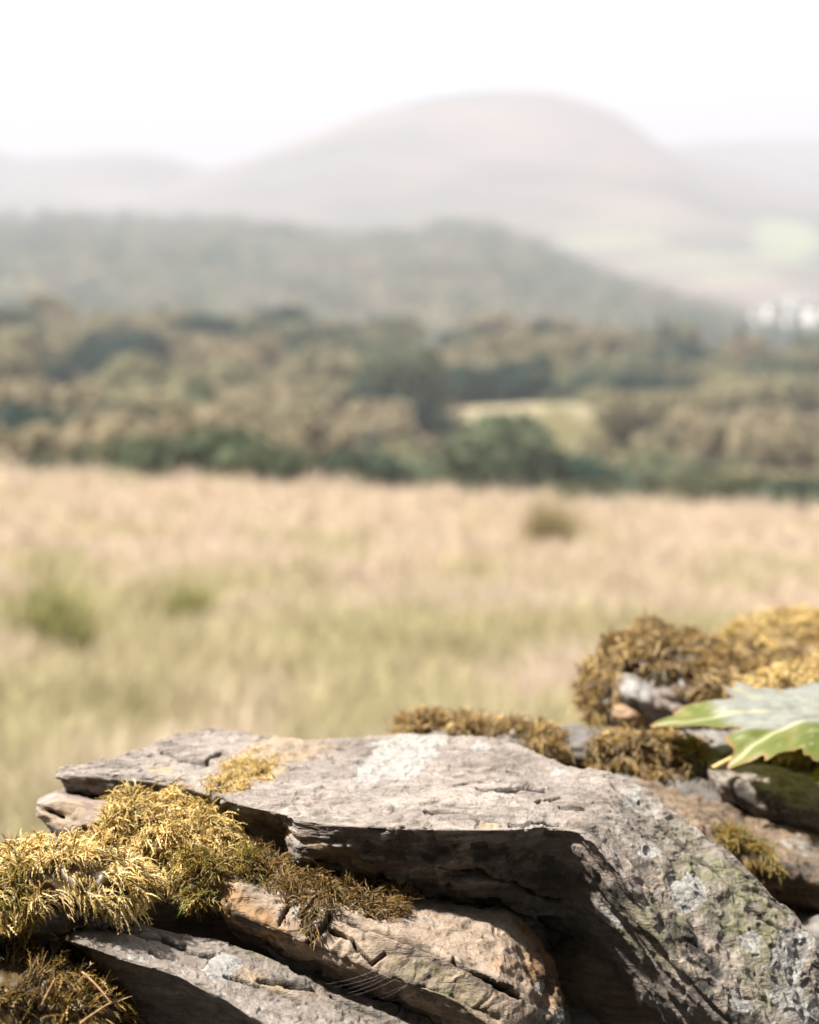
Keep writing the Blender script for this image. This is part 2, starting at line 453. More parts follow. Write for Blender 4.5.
Z0 = 1.310
rings = [
    hring((62, 769), (60, 776), (62, 779), (68, 784), Z0 - .002, (0, .004)),
    hring((88, 766), (84, 778), (85, 785), (90, 792), Z0 - .001, (.004, .012)),
    hring((115, 760), (112, 779), (113, 787), (118, 795), Z0, (.006, .016)),
    hring((150, 746), (150, 782), (151, 789), (152, 797), Z0, (.006, .016)),
    hring((175, 735), (182, 788), (183, 796), (186, 804), Z0, (.008, .018)),
    hring((215, 727), (214, 797), (215, 810), (220, 828), Z0, (.016, .026)),
    hring((252, 733), (246, 806), (248, 822), (252, 846), Z0, (.022, .03)),
    hring((285, 737), (282, 814), (283, 834), (285, 858), Z0, (.022, .028)),
    hring((300, 738), (297, 819), (296, 842), (298, 864), Z0, (-.002, .004)),
    hring((350, 737), (345, 825), (347, 848), (350, 872), Z0, (.004, .018)),
    hring((395, 735), (393, 827), (392, 858), (390, 890), Z0, (.008, .026)),
    hring((440, 738), (442, 829), (438, 868), (432, 918), Z0, (.014, .036)),
    hring((510, 740), (512, 829), (505, 885), (485, 960), Z0, (.026, .06)),
    ring(YZ(536, 754, 1.307), YZ(548, 785, 1.305), YZ(560, 827, 1.302), (546, 900, 1.145), (530, 1010, 1.19)),
    ring((575, 765, 1.26), (585, 800, 1.187), (590, 838, 1.108), (572, 930, 1.163), (555, 1060, 1.24)),
    ring((620, 776, 1.25), (622, 822, 1.167), (620, 876, 1.101), (600, 970, 1.158), (585, 1100, 1.235)),
    ring((662, 797, 1.23), (662, 858, 1.152), (655, 930, 1.091), (640, 1010, 1.148), (625, 1140, 1.225)),
    ring((705, 834, 1.21), (705, 905, 1.137), (695, 985, 1.081), (680, 1060, 1.138), (665, 1180, 1.215)),
    ring((725, 838, 1.2), (730, 930, 1.132), (722, 1012, 1.076), (705, 1085, 1.133), (690, 1200, 1.205)),
    ring((765, 878, 1.19), (768, 968, 1.127), (760, 1050, 1.076), (745, 1120, 1.128), (730, 1220, 1.205)),
    ring((800, 918, 1.18), (802, 1000, 1.127), (798, 1085, 1.076), (785, 1150, 1.128), (770, 1240, 1.205)),
    ring((817, 940, 1.17), (822, 1030, 1.127), (822, 1110, 1.086), (812, 1170, 1.138), (800, 1250, 1.205)),
    ring((826, 985, 1.16), (834, 1060, 1.132), (838, 1130, 1.106), (830, 1190, 1.153), (818, 1250, 1.205)),
]
hero = Stone('slate_slab', 'long grey slate slab with a white lichen patch on its flat top', rings, M_SLATE, res=.0009, soft=2,
    bed=(.02, .05, 1), bed2=(.5, -.55, .67), along2=(.75, .1, -.55), split=(.06, .14), smooth_from=9, chip=.0045, rough=.8, step=.5, crack=.35, big=.005, seed=3,
    stains_and_shade=[('lichen', 402, 756, 44, 22, -8, 1.0), ('lichen', 372, 768, 22, 14, -20, .95), ('lichen', 688, 893, 24, 22, 30, .95), ('lichen', 795, 948, 22, 34, 10, .95), ('lichen', 790, 1002, 34, 20, 35, .9),
            ('lichen', 605, 915, 26, 10, 25, .7), ('lichen', 650, 850, 16, 9, 0, .72), ('lichen', 560, 770, 14, 5, 0, .7), ('lichen', 640, 800, 30, 14, 30, .52), ('lichen', 750, 940, 16, 14, 0, .7),
            ('lichen', 480, 748, 12, 6, 0, .72), ('lichen', 535, 905, 12, 6, 0, .8), ('lichen', 650, 1000, 22, 8, 20, .6), ('lichen', 735, 1000, 22, 12, 30, .6),
            ('stain', 255, 765, 48, 22, -25, .75), ('stain', 290, 745, 40, 12, 0, .55), ('stain', 160, 770, 14, 5, 0, .8), ('stain', 490, 823, 8, 4, 0, .9), ('stain', 330, 850, 60, 4, 22, .8), ('stain', 700, 960, 110, 30, 40, .25), ('stain', 655, 880, 40, 18, 30, .25),
            ('green', 730, 900, 85, 45, 40, .95), ('green', 690, 850, 40, 25, 30, .6), ('green', 770, 985, 50, 28, 40, .7), ('green', 640, 930, 40, 30, 40, .5),
            ('dark', 640, 915, 60, 18, 45, 1.0), ('dark', 690, 950, 55, 16, 42, 1.0), ('dark', 590, 832, 34, 9, 20, .6), ('dark', 720, 1000, 60, 12, 40, .9), ('dark', 650, 870, 26, 10, 30, .8), ('dark', 460, 860, 160, 26, 8, .7), ('dark', 480, 930, 140, 40, 20, .8)],  # front-face patches: dark crust, also painted to deepen the shade there
    marks=[([(163, 753), (180, 757), (205, 760), (222, 752)], 2.2, .004), ([(180, 760), (208, 762)], 2.0, .003), ([(205, 800), (232, 782), (268, 765)], 2.4, .004),
           ([(425, 815), (470, 815), (478, 820)], 2.2, .004), ([(478, 791), (520, 789), (545, 790)], 2.4, .004), ([(455, 788), (470, 781), (482, 780)], 1.6, .003), ([(508, 771), (520, 774)], 1.8, .003),
           ([(535, 803), (560, 797)], 1.7, .003), ([(560, 806), (585, 808)], 2.0, .003), ([(510, 820), (560, 822)], 1.6, .003), ([(580, 785), (610, 800), (640, 830)], 1.3, .002), ([(610, 782), (650, 812), (668, 830)], 1.4, .002),
           ([(670, 830), (720, 870), (780, 930)], 1.6, .003), ([(640, 800), (700, 860)], 1.2, .002), ([(728, 850), (790, 915)], 1.8, .003), ([(440, 868), (500, 882), (560, 905)], 2.0, .003), ([(470, 900), (540, 925), (600, 960)], 1.6, .003)])
hero.moss([(246, 771, float(PZ(246, 771, 1.31)[1]), .03, .05, .02), (228, 786, float(PZ(228, 786, 1.31)[1]), .02, .03, .015)], 1000, .005, .003, GOLD, .3, .00035, lump=.01, leaf=.8, label='short yellow moss in the crack of the slab', base=(.30, .2, .06))

# --- tan stone below the slab, cracked, brown moss on its top
rings = [
    ring((196, 842, 1.165), (196, 856, 1.125), (196, 872, 1.10), (197, 890, 1.105), (200, 905, 1.12)),
    ring((240, 848, 1.17), (240, 862, 1.125), (236, 885, 1.085), (232, 915, 1.075), (232, 935, 1.10)),
    ring((290, 860, 1.17), (292, 880, 1.12), (288, 905, 1.075), (282, 935, 1.06), (282, 956, 1.09)),
    ring((350, 868, 1.17), (352, 893, 1.12), (346, 925, 1.065), (340, 958, 1.05), (338, 985, 1.08)),
    ring((420, 880, 1.17), (420, 908, 1.115), (412, 945, 1.055), (402, 985, 1.04), (396, 1015, 1.075)),
    ring((470, 893, 1.165), (468, 920, 1.11), (460, 960, 1.05), (448, 1000, 1.035), (440, 1045, 1.07)),
    ring((505, 905, 1.155), (508, 935, 1.105), (502, 975, 1.05), (488, 1020, 1.035), (478, 1070, 1.07)),
    ring((540, 940, 1.145), (542, 968, 1.105), (536, 1005, 1.055), (522, 1045, 1.045), (510, 1090, 1.075)),
    ring((562, 980, 1.135), (563, 1005, 1.105), (558, 1035, 1.065), (545, 1070, 1.055), (535, 1110, 1.08)),
    ring((574, 1030, 1.125), (574, 1050, 1.10), (570, 1075, 1.075), (560, 1100, 1.07), (552, 1130, 1.085)),
]
tan = Stone('weathered_stone', 'tan cracked stone with brown moss wedged below the big slab', rings, M_TAN, res=.0010, soft=5, bed=(.12, -.45, .9), rough=.55, step=.5, crack=.2, big=.005, seed=23,
    stains_and_shade=[('dark', 250, 930, 60, 12, 25, .9), ('stain', 240, 915, 60, 22, 25, .9), ('stain', 545, 965, 20, 50, -30, .9), ('dark', 470, 972, 90, 12, 22, .7), ('dark', 545, 1000, 25, 40, -20, .7), ('stain', 510, 965, 18, 10, 20, .8), ('lichen', 545, 985, 6, 9, 20, .8), ('lichen', 560, 1015, 6, 12, 20, .8),
            ('dark', 430, 1000, 60, 22, 20, .45), ('lichen', 300, 915, 30, 12, 20, .42), ('lichen', 440, 912, 60, 18, 12, .42), ('green', 445, 985, 60, 18, 25, .7)],
    marks=[([(328, 915), (360, 925), (395, 940), (425, 948), (470, 965), (520, 1000)], 2.6, .007), ([(330, 918), (322, 935), (308, 945)], 2.2, .005), ([(330, 932), (352, 940), (358, 950)], 2.4, .006), ([(360, 950), (372, 965), (385, 955)], 1.8, .004), ([(278, 925), (290, 905)], 1.6, .003), ([(215, 876), (232, 884)], 1.8, .003), ([(300, 918), (312, 912), (330, 905)], 1.5, .003), ([(455, 955), (500, 985), (525, 992)], 2.4, .006)])
tan.moss([(255, 853, 1.14, .035, .05, .03), (300, 874, 1.12, .036, .04, .018), (335, 884, 1.11, .03, .03, .014), (375, 890, 1.12, .032, .04, .018), (403, 893, 1.105, .014, .02, .014), (318, 915, 1.075, .012, .02, .012)], 5200, .010, .008, BROWN, .4, .00045, lump=.012, seed=5, label='dry brown moss')
tan.moss([(205, 862, 1.11, .03, .05, .032), (222, 852, 1.13, .03, .04, .02)], 2600, .013, .012, OLIVE, .5, .0005, lump=.012, seed=6, label='olive green moss')

# --- grey slate across the front, flaked top
rings = [
    ring((64, 918, 1.07), (63, 926, 1.05), (62, 938, 1.035), (74, 950, 1.051), (78, 962, 1.08)),
    ring((90, 913, 1.08), (88, 926, 1.05), (85, 945, 1.02), (98, 965, 1.036), (104, 985, 1.065)),
    ring((132, 916, 1.085), (128, 936, 1.05), (122, 959, 1.012), (124, 982, 1.028), (130, 1010, 1.057)),
    ring((180, 931, 1.085), (178, 950, 1.05), (174, 974, 1.008), (172, 1002, 1.024), (176, 1040, 1.053)),
    ring((230, 946, 1.08), (230, 968, 1.045), (226, 1000, 1.0), (222, 1035, 1.016), (224, 1075, 1.045)),
    ring((290, 968, 1.075), (288, 995, 1.04), (280, 1035, 0.995), (274, 1070, 1.011), (272, 1110, 1.04)),
    ring((345, 990, 1.07), (342, 1018, 1.035), (335, 1060, 0.99), (328, 1100, 1.006), (325, 1140, 1.035)),
    ring((400, 1008, 1.065), (398, 1038, 1.035), (390, 1080, 0.995), (385, 1120, 1.011), (380, 1160, 1.04)),
    ring((445, 1026, 1.06), (443, 1052, 1.035), (440, 1090, 1.005), (436, 1130, 1.021), (432, 1165, 1.05)),
    ring((480, 1050, 1.055), (478, 1072, 1.035), (475, 1100, 1.015), (472, 1130, 1.031), (470, 1160, 1.06)),
]
low = Stone('slate_slab', 'narrow pale grey slate slanting below the tan cracked stone', rings, M_SLATE, res=.0009, soft=2, bed=(.30, -.03, .95), along=(.95, 0, -.30), rough=.5, step=.5, crack=.25, chip=.002, big=.003, seed=37,
    stains_and_shade=[('lichen', 222, 965, 22, 12, -10, .85), ('lichen', 130, 950, 40, 10, 15, .45), ('stain', 275, 985, 46, 7, 20, .7), ('dark', 290, 985, 30, 8, 15, .8), ('dark', 110, 925, 30, 6, 10, .6), ('green', 270, 960, 60, 6, 20, .6)],
    marks=[([(95, 920), (118, 930), (150, 938), (185, 945)], 2.2, .004), ([(120, 928), (140, 930)], 2.0, .004), ([(160, 935), (190, 952), (215, 955)], 1.8, .003), ([(225, 975), (260, 985), (300, 1003)], 2.0, .004), ([(260, 978), (315, 992)], 3.0, .005), ([(330, 1000), (380, 1020)], 1.6, .003), ([(150, 950), (175, 957)], 1.8, .003)])
low.moss([(72, 936, 1.05, .014, .03, .012)], 700, .007, .003, BROWN, .4, .0004, lump=.008, seed=8, label='crumbly brown moss on the end of the slate')

# --- moss cushion on the left
rings = [
    ring((-70, 872, 1.13), (-70, 880, 1.09), (-72, 902, 1.03), (-70, 930, 1.02), (-66, 965, 1.04)),
    ring((-20, 866, 1.13), (-20, 874, 1.09), (-20, 896, 1.03), (-18, 925, 1.02), (-15, 960, 1.04)),
    ring((30, 860, 1.14), (30, 866, 1.09), (28, 884, 1.035), (30, 915, 1.03), (32, 950, 1.04)),
    ring((75, 856, 1.14), (75, 862, 1.10), (72, 878, 1.045), (72, 910, 1.035), (72, 945, 1.045)),
    ring((112, 858, 1.14), (112, 864, 1.10), (112, 880, 1.055), (104, 905, 1.05), (98, 935, 1.06)),
    ring((138, 876, 1.13), (138, 882, 1.10), (136, 892, 1.07), (130, 905, 1.07), (124, 920, 1.075)),
]
cush = Stone('mossy_stone', 'blue grey stone under a thick golden moss cushion', rings, M_BLUE, res=.002, soft=6, rough=.6, step=.3, crack=.1, big=.006, seed=51)
cush.moss([(25, 868, 1.07, .07, .08, .022), (92, 866, 1.08, .052, .08, .024), (-45, 890, 1.06, .06, .09, .045), (122, 886, 1.075, .018, .05, .022)], 13000, .014, .011, GOLD, .8, .0006, flow=(.35, -.45, 0.0), lump=.014, clump=.85, tuft=20, seed=9, label='thick golden feathery moss', base=(.09, .055, .018))
cush.moss([(-4, 902, 1.03, .026, .05, .026), (-10, 928, 1.03, .034, .05, .03)], 3200, .013, .010, OLIVE, .9, .0006, flow=(.2, -.35, -.2), lump=.012, clump=.65, seed=10, label='olive brown moss hanging below the golden cushion')

# --- rounded stone at the left behind, moss spilling off it
rings = [
    ring((40, 796, 1.235), (36, 799, 1.215), (34, 808, 1.195), (38, 822, 1.19), (48, 834, 1.20)),
    ring((58, 788, 1.25), (55, 792, 1.215), (50, 806, 1.175), (53, 830, 1.17), (62, 846, 1.18)),
    ring((90, 790, 1.26), (90, 797, 1.22), (88, 812, 1.17), (88, 835, 1.155), (90, 862, 1.165)),
    ring((130, 794, 1.25), (130, 802, 1.21), (128, 824, 1.155), (126, 855, 1.13), (126, 890, 1.14)),
    ring((165, 798, 1.24), (166, 808, 1.20), (164, 835, 1.145), (160, 868, 1.115), (160, 905, 1.125)),
    ring((200, 808, 1.22), (202, 820, 1.19), (202, 846, 1.145), (200, 876, 1.12), (198, 905, 1.13)),
    ring((228, 828, 1.20), (230, 838, 1.18), (230, 856, 1.15), (228, 876, 1.13), (225, 896, 1.14)),
]
knob = Stone('mossy_stone', 'rounded pinkish stone end with golden brown moss spilling off it', rings, M_PINK, res=.0018, soft=8, rough=.6, step=.2, crack=.3, big=.006, seed=66,
    marks=[([(35, 806), (50, 812), (60, 814)], 3.0, .006)], stains_and_shade=[('stain', 70, 815, 50, 20, 0, .55), ('dark', 70, 812, 30, 6, 10, .5)])
knob.moss([(158, 842, 1.15, .045, .06, .034), (190, 850, 1.14, .04, .06, .032), (140, 868, 1.13, .05, .04, .03), (195, 880, 1.12, .03, .04, .026)], 12000, .012, .011, OLIVE[:1] + GOLD, .8, .0006, flow=(.2, -.4, -.1), clump=.9, lump=.013, tuft=18, base=(.07, .045, .015), seed=12, label='golden brown hanging moss')

# --- litter covered stone low at the left
rings = [
    ring((-60, 935, 1.10), (-60, 950, 1.06), (-62, 985, 1.0), (-60, 1030, .99), (-55, 1090, 1.0)),
    ring((0, 932, 1.10), (0, 948, 1.06), (0, 985, 1.0), (0, 1030, .985), (0, 1090, 1.0)),
    ring((50, 938, 1.10), (52, 955, 1.06), (52, 992, 1.0), (52, 1035, .985), (52, 1090, 1.0)),
    ring((95, 962, 1.09), (98, 978, 1.06), (98, 1010, 1.01), (98, 1045, 1.0), (98, 1090, 1.01)),
    ring((130, 1000, 1.08), (132, 1012, 1.06), (132, 1035, 1.03), (132, 1065, 1.02), (130, 1095, 1.03)),
]
litter = Stone('mossy_stone', 'low brown stone strewn with dead moss and dry twigs', rings, M_BROWN, res=.002, soft=6, rough=.7, step=.3, crack=.2, big=.010, seed=71)
litter.moss([(20, 965, 1.03, .08, .09, .05), (80, 985, 1.03, .045, .08, .035), (30, 1015, 1.0, .07, .06, .035)], 6500, .013, .008, BROWN + OLIVE[:2], .3, .00045, lump=.010, seed=14, label='dead brown moss litter')

# --- mossy lump on the right, further along the wall
def lump_ring(px, top, bot, Y, dY, k=.35):
    h = bot - top
    return ring((px, top, Y), (px, top + h * .08, Y - dY * .35), (px, top + h * .28, Y - dY * .75), (px, top + h * .62, Y - dY), (px, bot, Y - dY * .8))
rings = [lump_ring(594, 700, 728, 1.70, .05), lump_ring(600, 678, 730, 1.73, .10), lump_ring(615, 652, 732, 1.76, .16), lump_ring(640, 634, 734, 1.78, .19), lump_ring(672, 634, 734, 1.79, .20),
         lump_ring(705, 644, 732, 1.79, .19), lump_ring(745, 656, 730, 1.80, .18), lump_ring(785, 664, 726, 1.80, .16), lump_ring(815, 672, 722, 1.80, .12), lump_ring(835, 690, 718, 1.78, .06)]
lumpst = Stone('mossy_stone', 'humped stone thickly coated with golden brown moss at the wall end', rings, M_PINK, res=.003, soft=6, rough=1.0, step=.3, crack=.2, big=.012, seed=81)
lumpst.moss([(650, 655, 1.70, .07, .12, .05), (612, 690, 1.68, .022, .1, .05), (700, 672, 1.68, .06, .12, .045), (745, 690, 1.70, .06, .12, .035), (790, 695, 1.72, .05, .1, .03), (680, 705, 1.63, .035, .05, .03), (720, 712, 1.63, .04, .05, .03)], 11000, .013, .012, LUMPY, .7, .0011, lump=.02, clump=.95, tuft=28, tr=.0045, seed=16, label='clumped golden brown moss', base=(.07, .045, .015))
rings = [
    ring((621, 683, 1.605), (621, 686, 1.59), (622, 692, 1.58), (625, 698, 1.58), (630, 704, 1.595)),
    ring((632, 676, 1.605), (633, 682, 1.595), (634, 692, 1.57), (636, 702, 1.57), (640, 712, 1.58)),
    ring((655, 690, 1.605), (656, 696, 1.595), (658, 704, 1.57), (660, 712, 1.57), (662, 722, 1.58)),
    ring((690, 706, 1.605), (690, 711, 1.595), (690, 717, 1.58), (690, 724, 1.58), (690, 731, 1.58)),
    ring((705, 715, 1.605), (705, 718, 1.59), (705, 722, 1.595), (705, 727, 1.595), (705, 731, 1.59)),
]
Stone('stone_chip', 'pale pointed stone chip poking from the mossy hump', rings, M_PINK, res=.002, soft=3, rough=.5, seed=85, stains_and_shade=[('lichen', 640, 690, 20, 15, 20, .8)])
rings = [lump_ring(612, 706, 718, 1.60, .02), lump_ring(622, 701, 724, 1.605, .035), lump_ring(636, 702, 724, 1.605, .035), lump_ring(648, 708, 720, 1.60, .02)]
Stone('pebble', 'small smooth ochre pebble below the mossy hump', rings, M_TAN, res=.002, soft=8, rough=.2, step=0, crack=0, big=.002, seed=88, stains_and_shade=[('stain', 630, 710, 30, 20, 0, .8)])
rings = [lump_ring(704, 646, 668, 2.05, .05), lump_ring(722, 636, 672, 2.08, .13), lump_ring(752, 626, 674, 2.10, .18), lump_ring(785, 617, 676, 2.10, .2), lump_ring(820, 613, 680, 2.1, .2), lump_ring(860, 614, 684, 2.1, .2), lump_ring(890, 630, 680, 2.08, .1)]
farst = Stone('mossy_stone', 'far stone capped with bright yellow moss behind the hump', rings, M_BLUE, res=.004, soft=6, rough=1.0, step=.5, big=.012, seed=91)
farst.moss([(790, 628, 2.0, .14, .2, .028), (745, 640, 2.0, .05, .12, .025)], 4500, .008, .008, GOLD, .5, .0010, lump=.014, clump=.8, seed=18, label='bright yellow moss', base=(.2, .13, .04))
rings = [lump_ring(735, 690, 716, 1.60, .04), lump_ring(755, 682, 722, 1.62, .09), lump_ring(790, 668, 726, 1.64, .12), lump_ring(825, 660, 730, 1.65, .13), lump_ring(860, 664, 730, 1.65, .1), lump_ring(880, 680, 724, 1.64, .05)]
midst = Stone('mossy_stone', 'yellow mossed stone just above the drooping green leaf', rings, M_PINK, res=.003, soft=6, rough=.8, step=.3, big=.008, seed=93)
midst.moss([(800, 676, 1.58, .06, .1, .02), (760, 692, 1.57, .03, .06, .018), (835, 690, 1.57, .05, .08, .03)], 3400, .008, .008, GOLD, .5, .0009, lump=.012, clump=.8, seed=19, label='yellow moss', base=(.2, .13, .04))

# --- dark layered ledge behind the slab, moss tufts along it
rings = [
    ring((398, 728, 1.56), (398, 731, 1.54), (398, 735, 1.52), (398, 745, 1.52), (398, 758, 1.53)),
    ring((430, 722, 1.58), (430, 727, 1.54), (430, 733, 1.49), (430, 750, 1.485), (430, 770, 1.50)),
    ring((500, 722, 1.58), (500, 729, 1.53), (500, 738, 1.47), (500, 758, 1.465), (500, 785, 1.48)),
    ring((560, 728, 1.58), (560, 735, 1.53), (560, 744, 1.46), (562, 765, 1.455), (560, 795, 1.47)),
    ring((640, 729, 1.58), (640, 737, 1.53), (640, 747, 1.45), (640, 772, 1.445), (640, 805, 1.46)),
    ring((700, 730, 1.58), (700, 738, 1.53), (700, 748, 1.45), (700, 775, 1.445), (700, 810, 1.46)),
    ring((760, 732, 1.58), (760, 740, 1.53), (760, 749, 1.46), (760, 775, 1.455), (760, 810, 1.47)),
    ring((830, 735, 1.58), (830, 742, 1.53), (830, 752, 1.47), (830, 775, 1.465), (830, 810, 1.48)),
]
ledge = Stone('slate_slab', 'dark layered slate ledge with tufts of dry brown moss along it', rings, M_DARK, res=.0025, soft=2, rough=1.5, step=.5, crack=.6, big=.006, seed=101)
ledge.moss([(430, 727, 1.54, .03, .06, .012), (470, 727, 1.53, .03, .06, .010), (505, 730, 1.50, .02, .06, .016), (535, 735, 1.48, .026, .06, .026), (552, 745, 1.46, .016, .04, .022)], 5000, .011, .008, LUMPY, .5, .0008, lump=.012, clump=.9, seed=21, label='dry brown moss tufts', up=-.7)
ledge.moss([(630, 758, 1.45, .036, .06, .034), (660, 766, 1.45, .034, .06, .034), (690, 770, 1.45, .02, .06, .03), (605, 765, 1.45, .018, .05, .02), (800, 744, 1.49, .05, .08, .018)], 6000, .012, .008, LUMPY, .8, .0009, lump=.012, clump=.9, seed=22, label='hanging clump of brown moss', up=-.9)

# --- grey stone below the leaf
rings = [
    ring((706, 760, 1.46), (706, 764, 1.44), (706, 770, 1.42), (708, 780, 1.42), (712, 790, 1.43)),
    ring((718, 750, 1.48), (718, 760, 1.44), (718, 776, 1.40), (720, 790, 1.395), (722, 808, 1.41)),
    ring((765, 758, 1.48), (765, 772, 1.43), (765, 796, 1.385), (766, 812, 1.385), (768, 828, 1.40)),
    ring((815, 770, 1.48), (815, 786, 1.43), (815, 812, 1.385), (816, 828, 1.385), (818, 845, 1.40)),
    ring((870, 785, 1.48), (870, 800, 1.43), (870, 828, 1.39), (870, 842, 1.39), (870, 860, 1.40)),
]
Stone('wall_stone', 'grey brown stone block under the drooping leaf', rings, M_SLATE, res=.0022, soft=3, bed=(.2, -.3, .9), rough=1.0, step=.6, crack=.5, big=.005, seed=111, stains_and_shade=[('dark', 760, 800, 60, 14, 12, .8), ('stain', 770, 765, 30, 5, 10, .8)])

# --- brown slate running down to the right, behind the big slab
rings = [
    ring((600, 776, 1.42), (600, 782, 1.38), (600, 790, 1.34), (602, 800, 1.34), (606, 820, 1.35)),
    ring((650, 783, 1.42), (650, 793, 1.37), (650, 808, 1.32), (652, 828, 1.32), (655, 855, 1.33)),
    ring((710, 797, 1.42), (710, 812, 1.36), (710, 836, 1.31), (712, 858, 1.315), (714, 895, 1.33)),
    ring((770, 812, 1.42), (770, 832, 1.36), (770, 862, 1.30), (772, 885, 1.31), (772, 925, 1.33)),
    ring((825, 828, 1.42), (825, 850, 1.36), (825, 884, 1.30), (826, 910, 1.31), (826, 950, 1.33)),
    ring((900, 850, 1.42), (900, 872, 1.36), (900, 905, 1.30), (900, 930, 1.31), (900, 970, 1.33)),
]
brn = Stone('slate_slab', 'brown layered slate dipping away behind the big slab', rings, M_BROWN, res=.0018, soft=2, bed=(.25, -.35, .9), along=(.95, 0, -.25), rough=1.7, step=.9, crack=.9, big=.005, seed=121, stains_and_shade=[('dark', 770, 870, 80, 16, 12, .9), ('lichen', 800, 845, 30, 8, 20, .5)])
brn.moss([(740, 848, 1.315, .016, .03, .014), (755, 862, 1.31, .014, .03, .012), (720, 842, 1.32, .01, .02, .008)], 900, .010, .006, OLIVE, .6, .0005, lump=.01, seed=24, up=-.95, label='small olive moss tuft')

# --- stones under these, seen only in the gaps, and the wall's run to either side
def boulder(cx, cy, cz, lx, ly, lz, tilt, seed, mat):
    rs = []
    for t in np.linspace(-1, 1, 7):
        k = (1 - abs(t) ** 3.2) ** .5 * .92 + .08
        rr = []
        for a in range(8):
            an = 2 * math.pi * (a + .5) / 8
            cy_, sz_ = math.copysign(abs(math.cos(an)) ** .6, math.cos(an)), math.copysign(abs(math.sin(an)) ** .6, math.sin(an))
            x = lx * t; z = lz * k * sz_
            rr.append([cx + x * math.cos(tilt) - z * math.sin(tilt), cy + ly * k * cy_, cz + x * math.sin(tilt) + z * math.cos(tilt)])
        rs.append(rr)
    return rs
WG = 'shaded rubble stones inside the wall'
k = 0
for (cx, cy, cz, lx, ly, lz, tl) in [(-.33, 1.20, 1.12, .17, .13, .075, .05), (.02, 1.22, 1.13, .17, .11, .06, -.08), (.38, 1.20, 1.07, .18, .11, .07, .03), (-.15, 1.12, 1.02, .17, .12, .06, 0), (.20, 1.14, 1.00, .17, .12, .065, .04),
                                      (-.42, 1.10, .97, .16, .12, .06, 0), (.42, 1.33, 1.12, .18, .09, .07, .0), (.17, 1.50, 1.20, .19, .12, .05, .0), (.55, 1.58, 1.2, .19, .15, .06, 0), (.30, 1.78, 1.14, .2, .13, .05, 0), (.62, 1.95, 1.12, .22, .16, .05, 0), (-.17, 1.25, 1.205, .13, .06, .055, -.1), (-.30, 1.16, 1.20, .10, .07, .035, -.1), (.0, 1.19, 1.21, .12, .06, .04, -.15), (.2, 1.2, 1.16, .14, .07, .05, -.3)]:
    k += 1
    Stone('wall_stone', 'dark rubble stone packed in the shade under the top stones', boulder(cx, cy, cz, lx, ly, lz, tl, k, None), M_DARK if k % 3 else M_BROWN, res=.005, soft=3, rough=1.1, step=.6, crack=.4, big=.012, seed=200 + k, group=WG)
WR = 'stones of the wall beyond the picture edge'
for (cx, cy, cz, lx, ly, lz, tl) in [(-.62, 1.12, 1.22, .16, .13, .05, .06), (-.68, 1.15, 1.09, .17, .14, .06, -.04), (-.95, 1.08, 1.18, .17, .13, .07, .02), (.85, 1.45, 1.28, .18, .14, .06, -.08), (.72, 1.28, 1.16, .17, .13, .06, .03), (1.0, 1.85, 1.2, .2, .16, .06, .0)]:
    k += 1
    Stone('wall_stone', 'grey wall stone continuing the wall past its mossy stones', boulder(cx, cy, cz, lx, ly, lz, tl, k, None), (M_SLATE, M_BROWN, M_PINK)[k % 3], res=.005, soft=3, rough=1.1, step=.6, crack=.4, big=.012, seed=200 + k, group=WR)
LB = 'lower courses of the wall'
for row, cz in enumerate((.92, .78, .64, .50, .36, .22, .08)):
    for i in range(7):
        k += 1
        cx = -1.05 + i * .36 + (row % 2) * .17
        if row == 0:
            pass
        rs = boulder(cx, 1.22 + .28 * max(0, cx) + rng.normal(0, .012), cz, .175, .2, .072, rng.normal(0, .03), k, None)
        Stone('wall_stone', 'grey stone in the lower courses of the wall', rs, (M_SLATE, M_BROWN, M_DARK)[k % 3], res=.012, soft=2, rough=1.0, step=.5, crack=.3, big=.012, seed=300 + k, group=LB)

# ------------------------------------------------------------------ twigs, cobweb
def tube(pts, r0, r1, n=6):
    pts = np.array(pts, float); K = len(pts)
    d = np.gradient(pts, axis=0); d /= np.linalg.norm(d, axis=1, keepdims=True)
    ref = np.array([.3, .2, 1.0]); a = np.cross(d, ref); a /= np.linalg.norm(a, axis=1, keepdims=True); b = np.cross(d, a)
    r = np.linspace(r0, r1, K)[:, None, None]
    an = np.arange(n) * 2 * math.pi / n
    V = pts[:, None] + r * (np.cos(an)[None, :, None] * a[:, None] + np.sin(an)[None, :, None] * b[:, None])
    return V.reshape(-1, 3), gfaces(K, n)

def bezier(pts, n=14):
    pts = np.array(pts, float); t = np.linspace(0, 1, n)[:, None]
    if len(pts) == 3: return (1 - t) ** 2 * pts[0] + 2 * t * (1 - t) * pts[1] + t ** 2 * pts[2]
    return (1 - t) ** 3 * pts[0] + 3 * t * (1 - t) ** 2 * pts[1] + 3 * t * t * (1 - t) * pts[2] + t ** 3 * pts[3]

